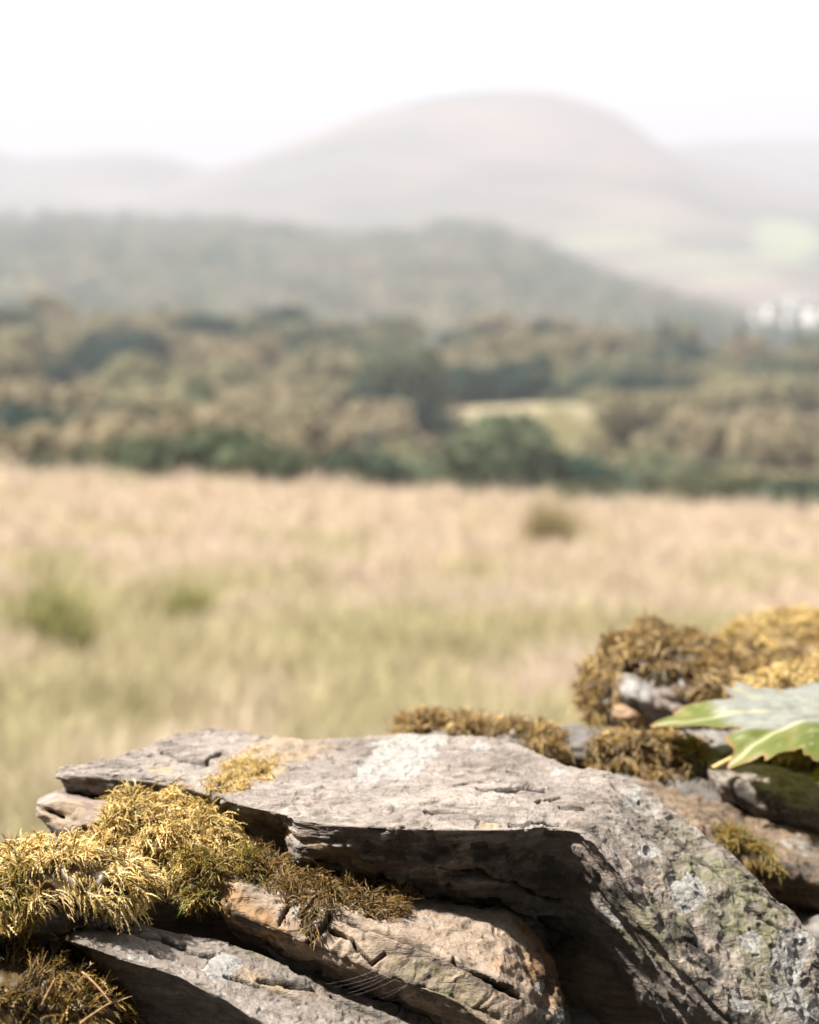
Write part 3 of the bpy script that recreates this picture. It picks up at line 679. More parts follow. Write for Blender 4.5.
tw = NT('dry_twig'); tw.bsdf(tw.ramp(tw.noise(tw.coord(), 300, 4), [(.35, (.16, .09, .04)), (.65, (.38, .24, .12))]), .8)
for lab, pts, r in [('straight orange brown twig lying on the dead moss', [(40, 1010, .985), (48, 992, .985), (56, 978, .985)], .0011),
                    ('thin curved twig hanging below the narrow pale slate', [(82, 972, 1.0), (98, 985, .99), (110, 1002, .985)], .0007),
                    ('short dark twig slanting toward the shade of the slate', [(80, 1024, .98), (95, 1012, .985), (112, 1002, .985)], .0010)]:
    c = bezier([P(*x) for x in pts]); V, F = tube(c, r, r * .6)
    tag(mesh_np('twig', V, [F], tw.m, None, None, True, c[0]), lab, 'twig')
wb = NT('cobweb_thread'); wb.bsdf((.4, .4, .38), .5, .4)
Vs, Fs, off = [], [], 0
for i in range(8):
    x0 = 322 + i * 8 + rng.normal(0, 3); y0 = 984 + i * 3.2; x1 = x0 + rng.uniform(45, 80); y1 = y0 - rng.uniform(14, 30)
    c = bezier([P(x0, y0, 1.06), P((x0 + x1) / 2, (y0 + y1) / 2 + 5, 1.035), P(x1, y1, 1.045)], 10)
    V, F = tube(c, .00004, .00004, 3); Vs.append(V); Fs.append(F + off); off += len(V)
tag(mesh_np('cobweb', np.concatenate(Vs), [np.concatenate(Fs)], wb.m, None, None, True, Vs[0][0]), 'fine cobweb threads strung between the tan stone and the narrow slate', 'cobweb')

# ------------------------------------------------------------------ sycamore shoot with its leaves
lm = NT('leaf')
c = lm.coord()
lc = lm.ramp(lm.noise(c, 45, 5, .6), [(.32, (.095, .125, .022)), (.55, (.135, .16, .032)), (.72, (.20, .185, .05))])
lc = lm.mix(lm.attr('pale'), lc, lm.ramp(lm.noise(c, 60, 5, .65), [(.35, (.19, .20, .18)), (.65, (.29, .30, .275))]))
lc = lm.mix(lm.attr('vein'), lc, (.46, .45, .27))
lc = lm.mix(lm.attr('rim'), lc, (.30, .15, .05))
pb = lm.n('ShaderNodeBsdfPrincipled'); lm.l(lc, pb.inputs['Base Color'])
pb.inputs['Roughness'].default_value = .5; pb.inputs['Specular IOR Level'].default_value = .45
bu = lm.n('ShaderNodeBump'); bu.inputs['Strength'].default_value = .5; bu.inputs['Distance'].default_value = .0015
lm.l(lm.math('ADD', lm.noise(c, 120, 3), lm.attr('vein')), bu.inputs['Height']); lm.l(bu.outputs[0], pb.inputs['Normal'])
tl = lm.n('ShaderNodeBsdfTranslucent'); lm.l(lm.mix(1.0, lc, (1.2, 1.25, .4), 'MULTIPLY'), tl.inputs[0])
mx = lm.n('ShaderNodeMixShader'); mx.inputs[0].default_value = .38
lm.l(pb.outputs[0], mx.inputs[1]); lm.l(tl.outputs[0], mx.inputs[2]); lm.l(mx.outputs[0], lm.out.inputs[0])
sk = NT('leaf_stalk'); sk.bsdf(sk.ramp(sk.noise(sk.coord(), 90, 3), [(.35, (.45, .33, .15)), (.7, (.55, .45, .25))]), .5)
bk = NT('shoot_bark'); bk.bsdf(bk.ramp(bk.noise(bk.coord(), 200, 4), [(.35, (.12, .09, .06)), (.7, (.28, .2, .13))]), .75)

def leaf_blade(name, parent, base, ax, ay, size, bend, seed, tooth=1.0, pale=1.0, lobes=((.14, .25, .62), (.85, .30, .36), (-.46, .26, .44), (-1.05, .34, .24), (1.95, .30, .34), (-1.95, .30, .30))):
    """a five lobed leaf: base point, tip direction ax, side direction ay; bend(u, v) gives the lift along the normal"""
    ax = np.array(ax, float); ax /= np.linalg.norm(ax); ay = np.array(ay, float); ay -= ax * (ay @ ax); ay /= np.linalg.norm(ay); az = np.cross(ax, ay); az = az * (1 if az[2] >= 0 else -1)
    NA, NR = 260, 26
    th = np.linspace(-math.pi * .93, math.pi * .93, NA)
    rad = np.full(NA, .54)
    for lobe, w, h in lobes:
        rad = np.maximum(rad, .46 + (h - .13) * np.exp(-((th - lobe) / w) ** 2) ** .8)
    rad += tooth * (.075 * np.abs(((th * 6.2) % 1) - .5) + .02 * np.sin(th * 31 + seed) + .012 * np.sin(th * 67 + seed * 2))
    rad *= np.clip((math.pi * .99 - np.abs(th)) / .5, .25, 1)
    rr = np.linspace(.02, 1, NR)
    u = rr[None] * rad[:, None] * np.cos(th)[:, None]; v = rr[None] * rad[:, None] * np.sin(th)[:, None]
    z = bend(u, v)
    for a, _w, _h in lobes:       # veins lie in shallow grooves
        dist = np.abs(u * math.sin(a) - v * math.cos(a)); ahead = (u * math.cos(a) + v * math.sin(a)) > 0
        z = z - .018 * np.exp(-(dist / .03) ** 2) * ahead
    ve = np.zeros_like(u)
    for a, _w, _h in lobes:
        al = u * math.cos(a) + v * math.sin(a); dist = np.abs(u * math.sin(a) - v * math.cos(a)); ahead = al > 0
        ve = np.maximum(ve, np.exp(-(dist / .012) ** 2) * ahead * .9)
        sec = np.abs(((al - dist * .9) * 9) % 1 - .5)        # side veins branch off at a slant
        ve = np.maximum(ve, np.clip(1 - sec / .07, 0, 1) * ahead * (dist < .16) * .45)
    pts = np.stack([u, v, z], 2).reshape(-1, 3)
    z2 = .02 * pn(pts * 4.0, seed) + .012 * pn(pts * 9.0, seed + 1)
    W = np.array(base) + size * (pts[:, :1] * ax + pts[:, 1:2] * ay + (pts[:, 2] + z2)[:, None] * az)
    rim = np.repeat(sm(.965, 1.0, rr)[None], NA, 0) * .8
    i = np.arange(NA - 1)[:, None] * NR + np.arange(NR - 1)[None]
    F = np.stack([i, i + NR, i + NR + 1, i + 1], 2).reshape(-1, 4)
    o = mesh_np(name, W, [F], lm.m, parent, {'vein': ve.ravel(), 'rim': rim.ravel(), 'pale': (sm(-.215, -.185, v) * (1 - sm(.60, .68, u))).ravel() * pale}, True, base)
    return o

shoot = empty('sycamore_shoot', P(905, 905, 1.40)); bpy.context.view_layer.update()
tag(shoot, 'green sycamore shoot with a lobed leaf drooping over the wall stones', 'plant')
stem = bezier([P(905, 905, 1.40), P(900, 830, 1.42), P(890, 760, 1.43), P(880, 640, 1.46)], 20); V, F = tube(stem, .0035, .0022, 8)
mesh_np('stem', V, [F], bk.m, shoot, None, True, stem[0])
def bend1(u, v):
    front = -v      # the side toward the viewer hangs down
    return -.42 * np.clip(front - .20, 0, 2) - .22 * np.clip(u - .55, 0, 2) - .06 * v * v + .05 * np.sin(u * 9 + v * 5) * np.abs(v)
leaf_blade('leaf', shoot, P(850, 710, 1.44), (-1, -.12, .0), (-.05, 1, .06), .165, bend1, 4)
c = bezier([P(850, 706, 1.445), P(800, 735, 1.45), P(755, 744, 1.42), P(712, 769, 1.385)], 16); V, F = tube(c, .0016, .0022, 8)
mesh_np('leaf_stalk', V, [F], sk.m, shoot, None, True, c[0])
leaf_blade('leaf', shoot, P(868, 772, 1.38), (-1, -.2, -.15), (.1, .8, .6), .05, lambda u, v: -.3 * v * v, 9, pale=0.0)

# ------------------------------------------------------------------ the land
CLEAR = [(490, 405, 205, 7, 9), (592, 405, 205, 4, 6)]
RISE = []
def ground_z(x, y):
    x = np.asarray(x, float); y = np.asarray(y, float)
    f = (.02 - .081 * np.maximum(y, 0)) - .052 * x * np.clip(y, 0, 42) / 40.0
    tilt = np.interp(y, [0, 60, 400, 700, 4500], [1, 1, 1, .3, 0])
    zc = np.interp(y, [42, 52, 70, 90, 120, 160, 220, 280, 350, 450, 600, 900, 5000], [-3.5, -4.9, -9.3, -14.0, -16.6, -17.3, -17.2, -15.2, -11.6, -14, -22, -26, -30])
    g = zc - .045 * np.clip(x, -150, 150) * tilt
    for cx, cy, rx, ry, a in RISE:
        g = g + a * np.exp(-((x - cx) / (rx * 1.7)) ** 2 - ((y - cy) / (ry * 1.9)) ** 2)
    w = sm(39, 44, y)
    return f * (1 - w) + g * w

for _px, _py, _Y, _rx, _ry in CLEAR:
    _c = P(_px, _py, _Y); RISE.append((_c[0], _Y, _rx, _ry, float(_c[2] - .3 - ground_z(_c[0], _Y))))
gm = NT('meadow_ground')
geo = gm.coord()
g1 = gm.noise(geo, .35, 5, .6); g2 = gm.noise(geo, 2.5, 5, .6)
gcol = gm.ramp(gm.math('ADD', gm.math('MULTIPLY', g1, .7), gm.math('MULTIPLY', g2, .3)), [(.40, (.16, .17, .055)), (.5, (.32, .265, .13)), (.60, (.42, .31, .18))])
wood = gm.ramp(gm.noise(geo, .03, 5, .6), [(.4, (.075, .075, .035)), (.55, (.13, .11, .05)), (.7, (.17, .13, .07))])
gcol = gm.mix(gm.attr('wood'), gcol, wood)
gcol = gm.mix(gm.attr('clearing'), gcol, (.22, .19, .12))
gcol = gm.mix(gm.attr('bounce_cut'), gcol, gm.ramp(gm.noise(geo, 60, 4, .6), [(.35, (.03, .03, .03)), (.65, (.06, .058, .055))]))  # unseen dark ground, added in front of the wall to cut warm bounce
gm.bsdf(gcol, .95, .1)
ys = np.concatenate([np.linspace(-4, 6, 22), np.linspace(6.4, 46, 120), np.linspace(47, 130, 70), np.linspace(133, 420, 90), np.geomspace(430, 4050, 40)])
us = np.linspace(-1, 1, 121)
hw = 3.5 + .42 * np.maximum(ys, 0) + np.where(ys > 400, (ys - 400) * .4, 0)
GX = us[None] * hw[:, None]; GY = np.repeat(ys[:, None], 121, 1)
GZ = ground_z(GX, GY)
bump = fbm(np.stack([GX.ravel() / 2.2, GY.ravel() / 2.2, np.zeros(GX.size)], 1), 77, 4).reshape(GX.shape)
GZ = GZ + bump * np.where(GY < 45, .10, .5) * sm(1.5, 5, GY)
V = np.stack([GX, GY, GZ], 2).reshape(-1, 3)
i = np.arange(len(ys) - 1)[:, None] * 121 + np.arange(120)[None]
F = np.stack([i, i + 1, i + 122, i + 121], 2).reshape(-1, 4)
clr = np.zeros(len(V)); CL3 = []
for px, py, Y, rx, ry in CLEAR[:3]:
    cx = P(px, py, Y)[0]; CL3.append((cx, Y, rx, ry))
    clr = np.maximum(clr, 1 - sm(.8, 1.1, np.hypot((V[:, 0] - cx) / rx, (V[:, 1] - Y) / ry)))
tag(mesh_np('ground', V, [F], gm.m, None, {'wood': sm(46, 60, V[:, 1]), 'clearing': clr, 'bounce_cut': 1 - sm(.7, 1.0, V[:, 1])}), kind='structure')

# meadow grass, blade by blade
def blades(n, X, Y, hgt, wid, tint, lean, seed):
    Z = ground_z(X, Y) + fbm(np.stack([X / 2.2, Y / 2.2, np.zeros(n)], 1), 77, 4) * .10 * sm(1.5, 5, Y) - .01
    b = np.stack([X, Y, Z], 1)
    an = rng.random(n) * 2 * math.pi
    s = np.stack([np.cos(an), np.sin(an) * .4, np.zeros(n)], 1) * wid[:, None]
    ln = rng.normal(0, 1, (n, 2)) * lean + np.array([.12, 0])
    mid = b + np.stack([ln[:, 0] * hgt * .3, ln[:, 1] * hgt * .3, hgt * .55], 1)
    tip = b + np.stack([ln[:, 0] * hgt, ln[:, 1] * hgt, hgt * (1 - .25 * np.abs(ln[:, 0]))], 1)
    V = np.stack([b - s, b + s, mid + s * .8, mid - s * .8, tip], 1).reshape(-1, 3)
    o = np.arange(n)[:, None] * 5
    return V, o + np.array([[0, 1, 2, 3]]), o + np.array([[3, 2, 4]]), np.repeat(tint, 5, 0)
ST = np.array([.52, .435, .33]); PK = np.array([.52, .42, .355]); GN = np.array([.34, .335, .165]); BR = np.array([.40, .33, .18])
n = 210000
yy = 3.2 * (46 / 3.2) ** rng.random(n)
xx = (rng.random(n) * 2 - 1) * (.30 * yy + .8)
gp = 1.25 * fbm(np.stack([xx / 1.9, yy / 2.8, np.zeros(n)], 1), 90, 4, .6) + .30 * np.exp(-((yy - 10) / 6) ** 2) - .32 * sm(17, 34, yy) - .12 * sm(.0, .28, xx / yy) * sm(12, 18, yy) - .1 * sm(7, 4.5, yy)
gw = .75 * sm(-.25, .45, gp + .25 * (rng.random(n) - .5))[:, None]
pw = rng.random((n, 1))
tint = (ST * pw + PK * (1 - pw)) * (1 - gw) + (GN * .65 + BR * .35) * gw
tint = tint * (.78 + .45 * rng.random((n, 1))) * (1 + .22 * fbm(np.stack([xx / .6, yy / 1.1, np.zeros(n)], 1), 95, 3))[:, None]
hg = (.20 + .22 * rng.random(n)) * (1 + .5 * pn(np.stack([xx / .9, yy / .9, np.zeros(n)], 1), 91)) * (1 + .35 * sm(30, 44, yy)) * (1 + 1.3 * np.clip(fbm(np.stack([xx / 1.3, yy / 2, np.zeros(n)], 1), 97, 3) - .02, 0, 1) * sm(30, 40, yy))
V, Fq, Ft, C = blades(n, xx, yy, hg, .0028 + .00055 * yy, tint, .38, 1)
gr = NT('dry_grass'); cc = gr.attr('tint', True)
b = gr.n('ShaderNodeBsdfDiffuse'); gr.l(cc, b.inputs[0]); tr = gr.n('ShaderNodeBsdfTranslucent'); gr.l(cc, tr.inputs[0])
m = gr.n('ShaderNodeMixShader'); m.inputs[0].default_value = .4; gr.l(b.outputs[0], m.inputs[1]); gr.l(tr.outputs[0], m.inputs[2]); gr.l(m.outputs[0], gr.out.inputs[0])
tag(mesh_np('grass', V, [Fq, Ft], gr.m, None, {'tint': C}, False), 'straw coloured meadow grass with greener patches', 'grass', kind='stuff')

# rush and weed clumps that stand out of the meadow
for lab, px, py, Y, rad, hh, tn in [('brown green rush clump alone near the far edge of the meadow', 546, 556, 24.0, .30, .95, (.30, .25, .14)),
                                    ('tall olive weed clump at the side of the meadow above the golden moss', 52, 628, 11.5, .22, .85, (.29, .285, .125)),
                                    ('dark green low clump beside the tall olive weed clump', 25, 650, 10.5, .30, .20, (.20, .23, .08)),
                                    ('thin green weed clump standing mid meadow above the slab end', 188, 600, 13.5, .12, .48, (.24, .24, .08)),
                                    ('low green clump in the meadow above the slab', 262, 622, 12.0, .30, .20, (.20, .22, .06))]:
    c0 = P(px, py, Y); n = 420 if Y > 20 else 230
    a_ = rng.random(n) * 6.283; r_ = rad * np.sqrt(rng.random(n))
    X = c0[0] + r_ * np.cos(a_); Yy = Y + r_ * np.sin(a_)
    V, Fq, Ft, C = blades(n, X, Yy, hh * (.55 + .6 * rng.random(n)), np.full(n, .010), np.array(tn)[None] * (.7 + .6 * rng.random((n, 1))), .33, 5)
    tag(mesh_np('rush_clump', V, [Fq, Ft], gr.m, None, {'tint': C}, False, (c0[0], Y, float(ground_z(c0[0], Y)))), lab, 'plant')

# ------------------------------------------------------------------ trees
def leaf_mat(name):
    t = NT(name); c = t.attr('tint', True)
    b = t.n('ShaderNodeBsdfDiffuse'); t.l(c, b.inputs[0]); tr = t.n('ShaderNodeBsdfTranslucent'); t.l(c, tr.inputs[0])
    m = t.n('ShaderNodeMixShader'); m.inputs[0].default_value = .5; t.l(b.outputs[0], m.inputs[1]); t.l(tr.outputs[0], m.inputs[2]); t.l(m.outputs[0], t.out.inputs[0])
    return t.m
M_LEAF = leaf_mat('tree_foliage')
bark = NT('tree_bark'); bark.bsdf(bark.ramp(bark.noise(bark.coord(), 6, 5, .6, 0, (1, 1, .2)), [(.35, (.06, .045, .03)), (.65, (.17, .13, .09))]), .9)

def crown_np(h, w, seed, tints, n=1500, conifer=False, base=.22):
    g = np.random.default_rng(seed)
    if conifer:
        t = g.random(n) ** .75; z = h * (.08 + .92 * t); rr = w * .5 * (1 - t) ** .85 * (.75 + .35 * np.sin(t * 40 + g.random(n)))
        a = g.random(n) * 6.283; r = rr * np.sqrt(.3 + .7 * g.random(n))
        c = np.stack([r * np.cos(a), r * np.sin(a), z - .18 * r], 1); nn = np.stack([np.cos(a), np.sin(a), np.full(n, .5)], 1)
        cid = (t * 12).astype(int)
    else:
        nl = 13
        lc = np.stack([g.normal(0, .24, nl) * w, g.normal(0, .24, nl) * w, h * (base + .18 + (.82 - base - .18) * g.random(nl))], 1)
        lc[0] = (0, 0, h * .55)
        lr = w * (.15 + .12 * g.random(nl)); lr[0] = w * .40
        k = g.choice(nl, n, p=lr ** 2 / (lr ** 2).sum())
        d = g.normal(0, 1, (n, 3)); d /= np.linalg.norm(d, axis=1, keepdims=True); d[:, 2] = np.where(d[:, 2] < -.3, -d[:, 2], d[:, 2])
        c = lc[k] + d * (lr[k] * (.72 + .36 * g.random(n)))[:, None]; c[:, 2] = np.minimum(c[:, 2], h * 1.03)
        nn = d; cid = k
    nn = nn + g.normal(0, .55, (n, 3)); nn /= np.linalg.norm(nn, axis=1, keepdims=True)
    a = np.cross(nn, g.normal(0, 1, (n, 3))); a /= np.linalg.norm(a, axis=1, keepdims=True); b = np.cross(nn, a)
    s = (w * (.034 + .045 * g.random(n)))[:, None]
    q = np.stack([c - a * s, c - b * s * .7, c + a * s, c + b * s * .7], 1)
    q[:, 0] += nn * s * .3; q[:, 2] -= nn * s * .3
    tc = np.array(tints)[seed % len(tints)] * (.90 + .2 * g.random(30))[cid % 30][:, None]
    tc = tc * (.75 + .5 * g.random((n, 1)))
    return q.reshape(-1, 3), np.arange(n * 4).reshape(-1, 4), np.repeat(tc, 4, 0)

def trunk_np(h, w, seed):
    g = np.random.default_rng(seed + 900)
    Vs, Fs, off = [], [], 0
    V, F = tube(bezier([(0, 0, -.4), (g.normal(0, .15), g.normal(0, .15), h * .3), (g.normal(0, .3), g.normal(0, .3), h * .75)], 8), w * .045, w * .012, 7)
    Vs.append(V); Fs.append(F); off += len(V)
    for i in range(5):
        a = i * 1.3 + g.random(); z = h * (.25 + .08 * i)
        V, F = tube(bezier([(0, 0, z), (math.cos(a) * w * .16, math.sin(a) * w * .16, z + h * .1), (math.cos(a) * w * .32, math.sin(a) * w * .32, z + h * .26)], 6), w * .02, w * .006, 5)
        Vs.append(V); Fs.append(F + off); off += len(V)
    return np.concatenate(Vs), np.concatenate(Fs)

TAN = [(.25, .225, .135), (.285, .24, .155), (.22, .21, .12), (.265, .225, .145)]
MID = [(.13, .15, .09), (.155, .165, .10), (.11, .13, .08)]
DRK = [(.032, .065, .048), (.042, .078, .055), (.026, .055, .044)]
YEL = [(.22, .195, .115), (.19, .18, .10), (.235, .20, .125)]
CON = [(.022, .05, .032), (.03, .06, .036)]
KIND = {'tan': ('broadleaf_tree', TAN, (8, 9)), 'mid': ('broadleaf_tree', MID, (8, 9)), 'dark': ('broadleaf_tree', DRK, (8.5, 8.5)), 'yellow': ('broadleaf_tree', YEL, (5.5, 7.5)), 'conifer': ('conifer_tree', CON, (11, 5.5)), 'bush': ('hedge_bush', [(.07, .095, .055), (.085, .105, .06), (.06, .085, .055), (.10, .105, .06)], (4.8, 6.5))}
LAB = {'tan': ('pale tan green bushy tree in the wood below the meadow', 'tan green trees of the wood'),
       'mid': ('mid green round tree in the wood below the meadow', 'mid green trees of the wood'),
       'dark': ('dark blue green tree standing out in the wood below the meadow', 'dark green trees of the wood'),
       'yellow': ('yellowish low tree in the wood below the meadow', 'yellowish trees of the wood'),
       'conifer': ('dark pointed conifer on the top edge of the wood', 'conifers along the top of the wood'),
       'bush': ('olive green bush in the row along the meadow edge', 'bushes along the meadow edge')}
PROTO = {}
for kk, (nm, tn, (h, w)) in KIND.items():
    PROTO[kk] = []
    for v in range(4):
        V, F, C = crown_np(h, w, 40 + v * 7 + len(kk) * 31, tn, 1500, kk == 'conifer', .05 if kk == 'bush' else .2)
        me_c = mesh_np('crown', V, [F], M_LEAF, None, {'tint': C}, False)
        V, F = trunk_np(h, w, v)
        me_t = mesh_np('trunk', V, [F], bark.m)
        PROTO[kk].append((me_c, me_t))
n_trees = 0
def tree(kk, x, y, s, label=None, group=None, sink=0):
    global n_trees
    pc, pt = random.choice(PROTO[kk])
    t = empty(KIND[kk][0], (x, y, float(ground_z(x, y)) - sink)); t.rotation_euler = (0, 0, random.random() * 6.28); t.scale = (s * random.uniform(.9, 1.12), s * random.uniform(.9, 1.12), s)
    tag(t, label or LAB[kk][0], 'bush' if kk == 'bush' else 'tree', group or (None if label else LAB[kk][1]))
    for q in (pc, pt):
        c = q.copy(); COL.objects.link(c); c.parent = t
    n_trees += 1
    return t
def tree_at(kk, px, Y, s, **k):
    x = P(px, 400, Y)[0]
    return tree(kk, x, Y, s, **k)
taken = []
# trees that can be picked out
for kk, px, Y, s, lab in [('dark', 462, 222, .95, 'dark green round tree at the near end of the tan clearing'), ('dark', 508, 232, 1.15, 'wide dark green tree above the middle of the tan clearing'),
                          ('dark', 388, 262, .95, 'dark tall crowned tree beyond the tan clearing'), ('dark', 362, 250, .7, 'low dark tree next to the tall crowned dark tree'),
                          ('dark', 162, 335, 1.0, 'dark tree under the pale skyline trees of the wood'), ('dark', 232, 340, .8, 'small dark round tree on the skyline of the wood'),
                          ('dark', 668, 190, 1.0, 'dark tree with tan top between the two clearings'), ('dark', 688, 300, 1.1, 'dark broad tree in the upper wood near the conifers'),
                          ('dark', 5, 125, 1.0, 'large dark tree at the edge of the wood above the weeds'), ('dark', 75, 130, 1.0, 'large dark tree beside the bulky tan tree'),
                          ('dark', 800, 92, .85, 'large near dark bush at the corner of the meadow edge'), ('yellow', 755, 105, .9, 'yellowish shrub beside the near dark bush'),
                          ('tan', 150, 105, 1.0, 'bulky tan green tree just past the meadow edge'), ('tan', 660, 196, .85, 'tan tree leaning over the dark tree by the clearing'),
                          ('mid', 500, 82, .55, 'brownish bush breaking the line of the meadow edge')]:
    o = tree_at(kk, px, Y, s, label=lab); taken.append((o.location.x, o.location.y, 5.0 * s))
for px, Y, s in [(578, 350, .75), (603, 352, .8), (660, 345, 1.0), (672, 352, .85), (740, 352, .9), (715, 356, .6), (640, 356, .6)]:
    o = tree_at('conifer', px, Y, s); taken.append((o.location.x, o.location.y, 3))
for i in range(30):
    px = -60 + i * 32 + rng.normal(0, 9); Y = 78 + rng.normal(0, 4)
    o = tree_at('bush', px, Y, rng.uniform(.7, 1.05)); taken.append((o.location.x, Y, 3))
for x in (-12, -8.5, -5, -1.6, 1.8, 5.2, 8.8, 12):  # unseen trees and bushes, added to block low sky behind the camera
    tree('mid', x, -7 + rng.normal(0, .6), rng.uniform(.75, .95), label='unseen tall tree added behind the viewer to block sky light', group='unseen trees added behind the viewer to block sky light')
    tree('bush', x + 1.5, -4.6 + rng.normal(0, .3), rng.uniform(.55, .7), label='unseen bush added behind the viewer to block sky light', group='unseen bushes added behind the viewer to block sky light')
row_y = 92.0
while row_y < 362 and n_trees < 330:
    sp = 7.9 + row_y * .014
    x = -.255 * row_y - 8 + rng.random() * sp
    while x < .255 * row_y + 8:
        yy_ = row_y + rng.normal(0, 2.0); xx_ = x + rng.normal(0, 1.2)
        ok = not any(math.hypot((xx_ - cx) / (rx + 2.5), (yy_ - (cy - 3)) / (ry + 5)) < 1 for cx, cy, rx, ry in CL3)
        ok = ok and not any(math.hypot(xx_ - a, yy_ - b) < r * .8 for a, b, r in taken)
        if ok:
            q = pn(np.array([[xx_ / 26, yy_ / 26, 3.3]]), 5)[0] * .65 + rng.normal(0, .30)
            q = .55 * q + rng.normal(0, .33)
            kk = 'dark' if q < -.50 else 'mid' if q < -.20 else 'tan' if q < .58 else 'yellow'
            low_ = any(abs(xx_ / yy_ - cx / cy) < (rx + 2) / cy and cy - 100 < yy_ < cy - 8 for cx, cy, rx, ry in CL3)
            tree(kk, xx_, yy_, rng.uniform(.70, 1.22) * (1.15 if kk == 'yellow' else 1) * (.50 if low_ else 1))
        x += sp * rng.uniform(.95, 1.3)
    row_y += 7.8 + row_y * .02
for v in PROTO.values():
    for pc, pt in v:
        bpy.data.objects.remove(pc); bpy.data.objects.remove(pt)
print('trees', n_trees)

# ------------------------------------------------------------------ hills
def hill_mesh(name, prof, Yr, Yf, zf, mat, Yb=None, rough=8.0, rs=120.0, seed=0, bulge=.8, extra=None):
    """prof: (px, py) skyline marks at distance Yr; the front slope runs down to zf at distance Yf"""
    px = np.array([a for a, _ in prof], float); py = np.array([b for _, b in prof], float)
    xs = (np.linspace(px[0], px[-1], 220)); yk = np.interp(xs, px, py)
    for _ in range(6): yk[1:-1] = (yk[:-2] + yk[2:]) * .25 + yk[1:-1] * .5
    X = (xs - 409.5) / FPX * Yr / math.cos(TH); 
    Zr = np.array([P(a, b, Yr)[2] for a, b in zip(xs, yk)])
    ts = np.concatenate([np.linspace(0, 1, 90), np.linspace(1.02, 1.25, 12)])
    T = ts[:, None]
    Yg = Yf + (Yr - Yf) * T + 0 * X[None]
    prof_t = np.where(T <= 1, np.clip(T, 0, 1) ** bulge, 1 - (T - 1) * 1.2)
    Zg = zf + (Zr[None] - zf) * prof_t
    Xg = X[None] * (1 + 0 * T)
    Q = np.stack([Xg.ravel() / rs, Yg.ravel() / rs, np.zeros(Xg.size)], 1)
    Zg = Zg + (fbm(Q, seed, 5, .5).reshape(Xg.shape)) * rough * np.clip(T * 4, 0, 1)
    V = np.stack([Xg, Yg, Zg], 2).reshape(-1, 3)
    nu, nv = len(ts), len(xs)
    i = np.arange(nu - 1)[:, None] * nv + np.arange(nv - 1)[None]
    F = np.stack([i, i + 1, i + nv + 1, i + nv], 2).reshape(-1, 4)
    at = extra(V) if extra else None
    o = tag(mesh_np(name, V, [F], mat, None, at), kind='structure')
    return V, o
def hill_mat(name, pts, scale):
    t = NT(name); c = t.coord()
    n1 = t.noise(c, scale, 6, .62)
    col = t.ramp(n1, pts)
    col = t.mix(t.attr('field'), col, (.21, .235, .135))
    col = t.mix(t.attr('heath'), col, (.23, .155, .115))
    t.bsdf(col, .95, .05); return t.m
def blobs_attr(lst, Yn):
    def f(V):
        out = {'field': np.zeros(len(V)), 'heath': np.zeros(len(V))}
        X, Yp = pix(V)
        w = 1 + .4 * pn(V / 90, 3)
        for k, px, py, rx, ry, a in lst:
            out[k] = np.maximum(out[k], (1 - sm(.7, 1.1, np.hypot((X - px) / rx, (Yp - py) / ry) * w)) * a)
        return out
    return f
mh = hill_mat('wooded_hill', [(.36, (.055, .07, .04)), (.5, (.10, .095, .055)), (.62, (.16, .12, .075))], .012)
Vm, _ = hill_mesh('wooded_hill', [(-420, 237), (-200, 234), (0, 228), (60, 225), (130, 226), (180, 231), (230, 230), (270, 234), (330, 240), (385, 243), (420, 238), (450, 232), (475, 231), (505, 240), (530, 256), (560, 273), (600, 293), (640, 312), (680, 330), (760, 360)], 950, 460, -22, mh, rough=5, rs=70, seed=4, extra=blobs_attr([('heath', 480, 240, 70, 25, .7), ('heath', 330, 270, 80, 20, .5), ('heath', 100, 250, 60, 15, .4)], 0))
mt = hill_mat('mountain', [(.36, (.07, .075, .06)), (.5, (.115, .10, .085)), (.64, (.165, .135, .115))], .004)
hill_mesh('mountain', [(60, 215), (150, 192), (225, 171), (260, 158), (300, 141), (350, 119), (400, 104), (450, 95), (500, 91), (545, 93), (585, 101), (620, 117), (655, 146), (690, 158), (730, 170), (780, 184), (850, 200), (950, 214), (1100, 230)], 2500, 1150, -30, mt, rough=10, rs=260, seed=14, bulge=1.25,
          extra=blobs_attr([('field', 600, 243, 50, 8, .6), ('field', 785, 240, 40, 26, .7), ('field', 690, 262, 60, 9, .4), ('field', 745, 275, 45, 9, .4), ('heath', 540, 120, 140, 30, .25), ('heath', 640, 160, 60, 25, .2), ('field', 650, 225, 120, 7, .25)], 0))
hill_mesh('far_hill', [(-400, 140), (-200, 138), (-60, 142), (0, 150), (30, 157), (70, 155), (110, 152), (145, 150), (175, 155), (205, 166), (250, 178), (330, 200), (420, 215)], 2900, 1700, -30, mt, rough=12, rs=300, seed=24, bulge=1.1, extra=blobs_attr([], 0))
hill_mesh('distant_hill', [(480, 180), (560, 160), (650, 147), (700, 141), (760, 138), (819, 138), (900, 134), (1000, 132), (1150, 140)], 3500, 2500, -30, mt, rough=8, rs=300, seed=34, bulge=1.0, extra=blobs_attr([], 0))
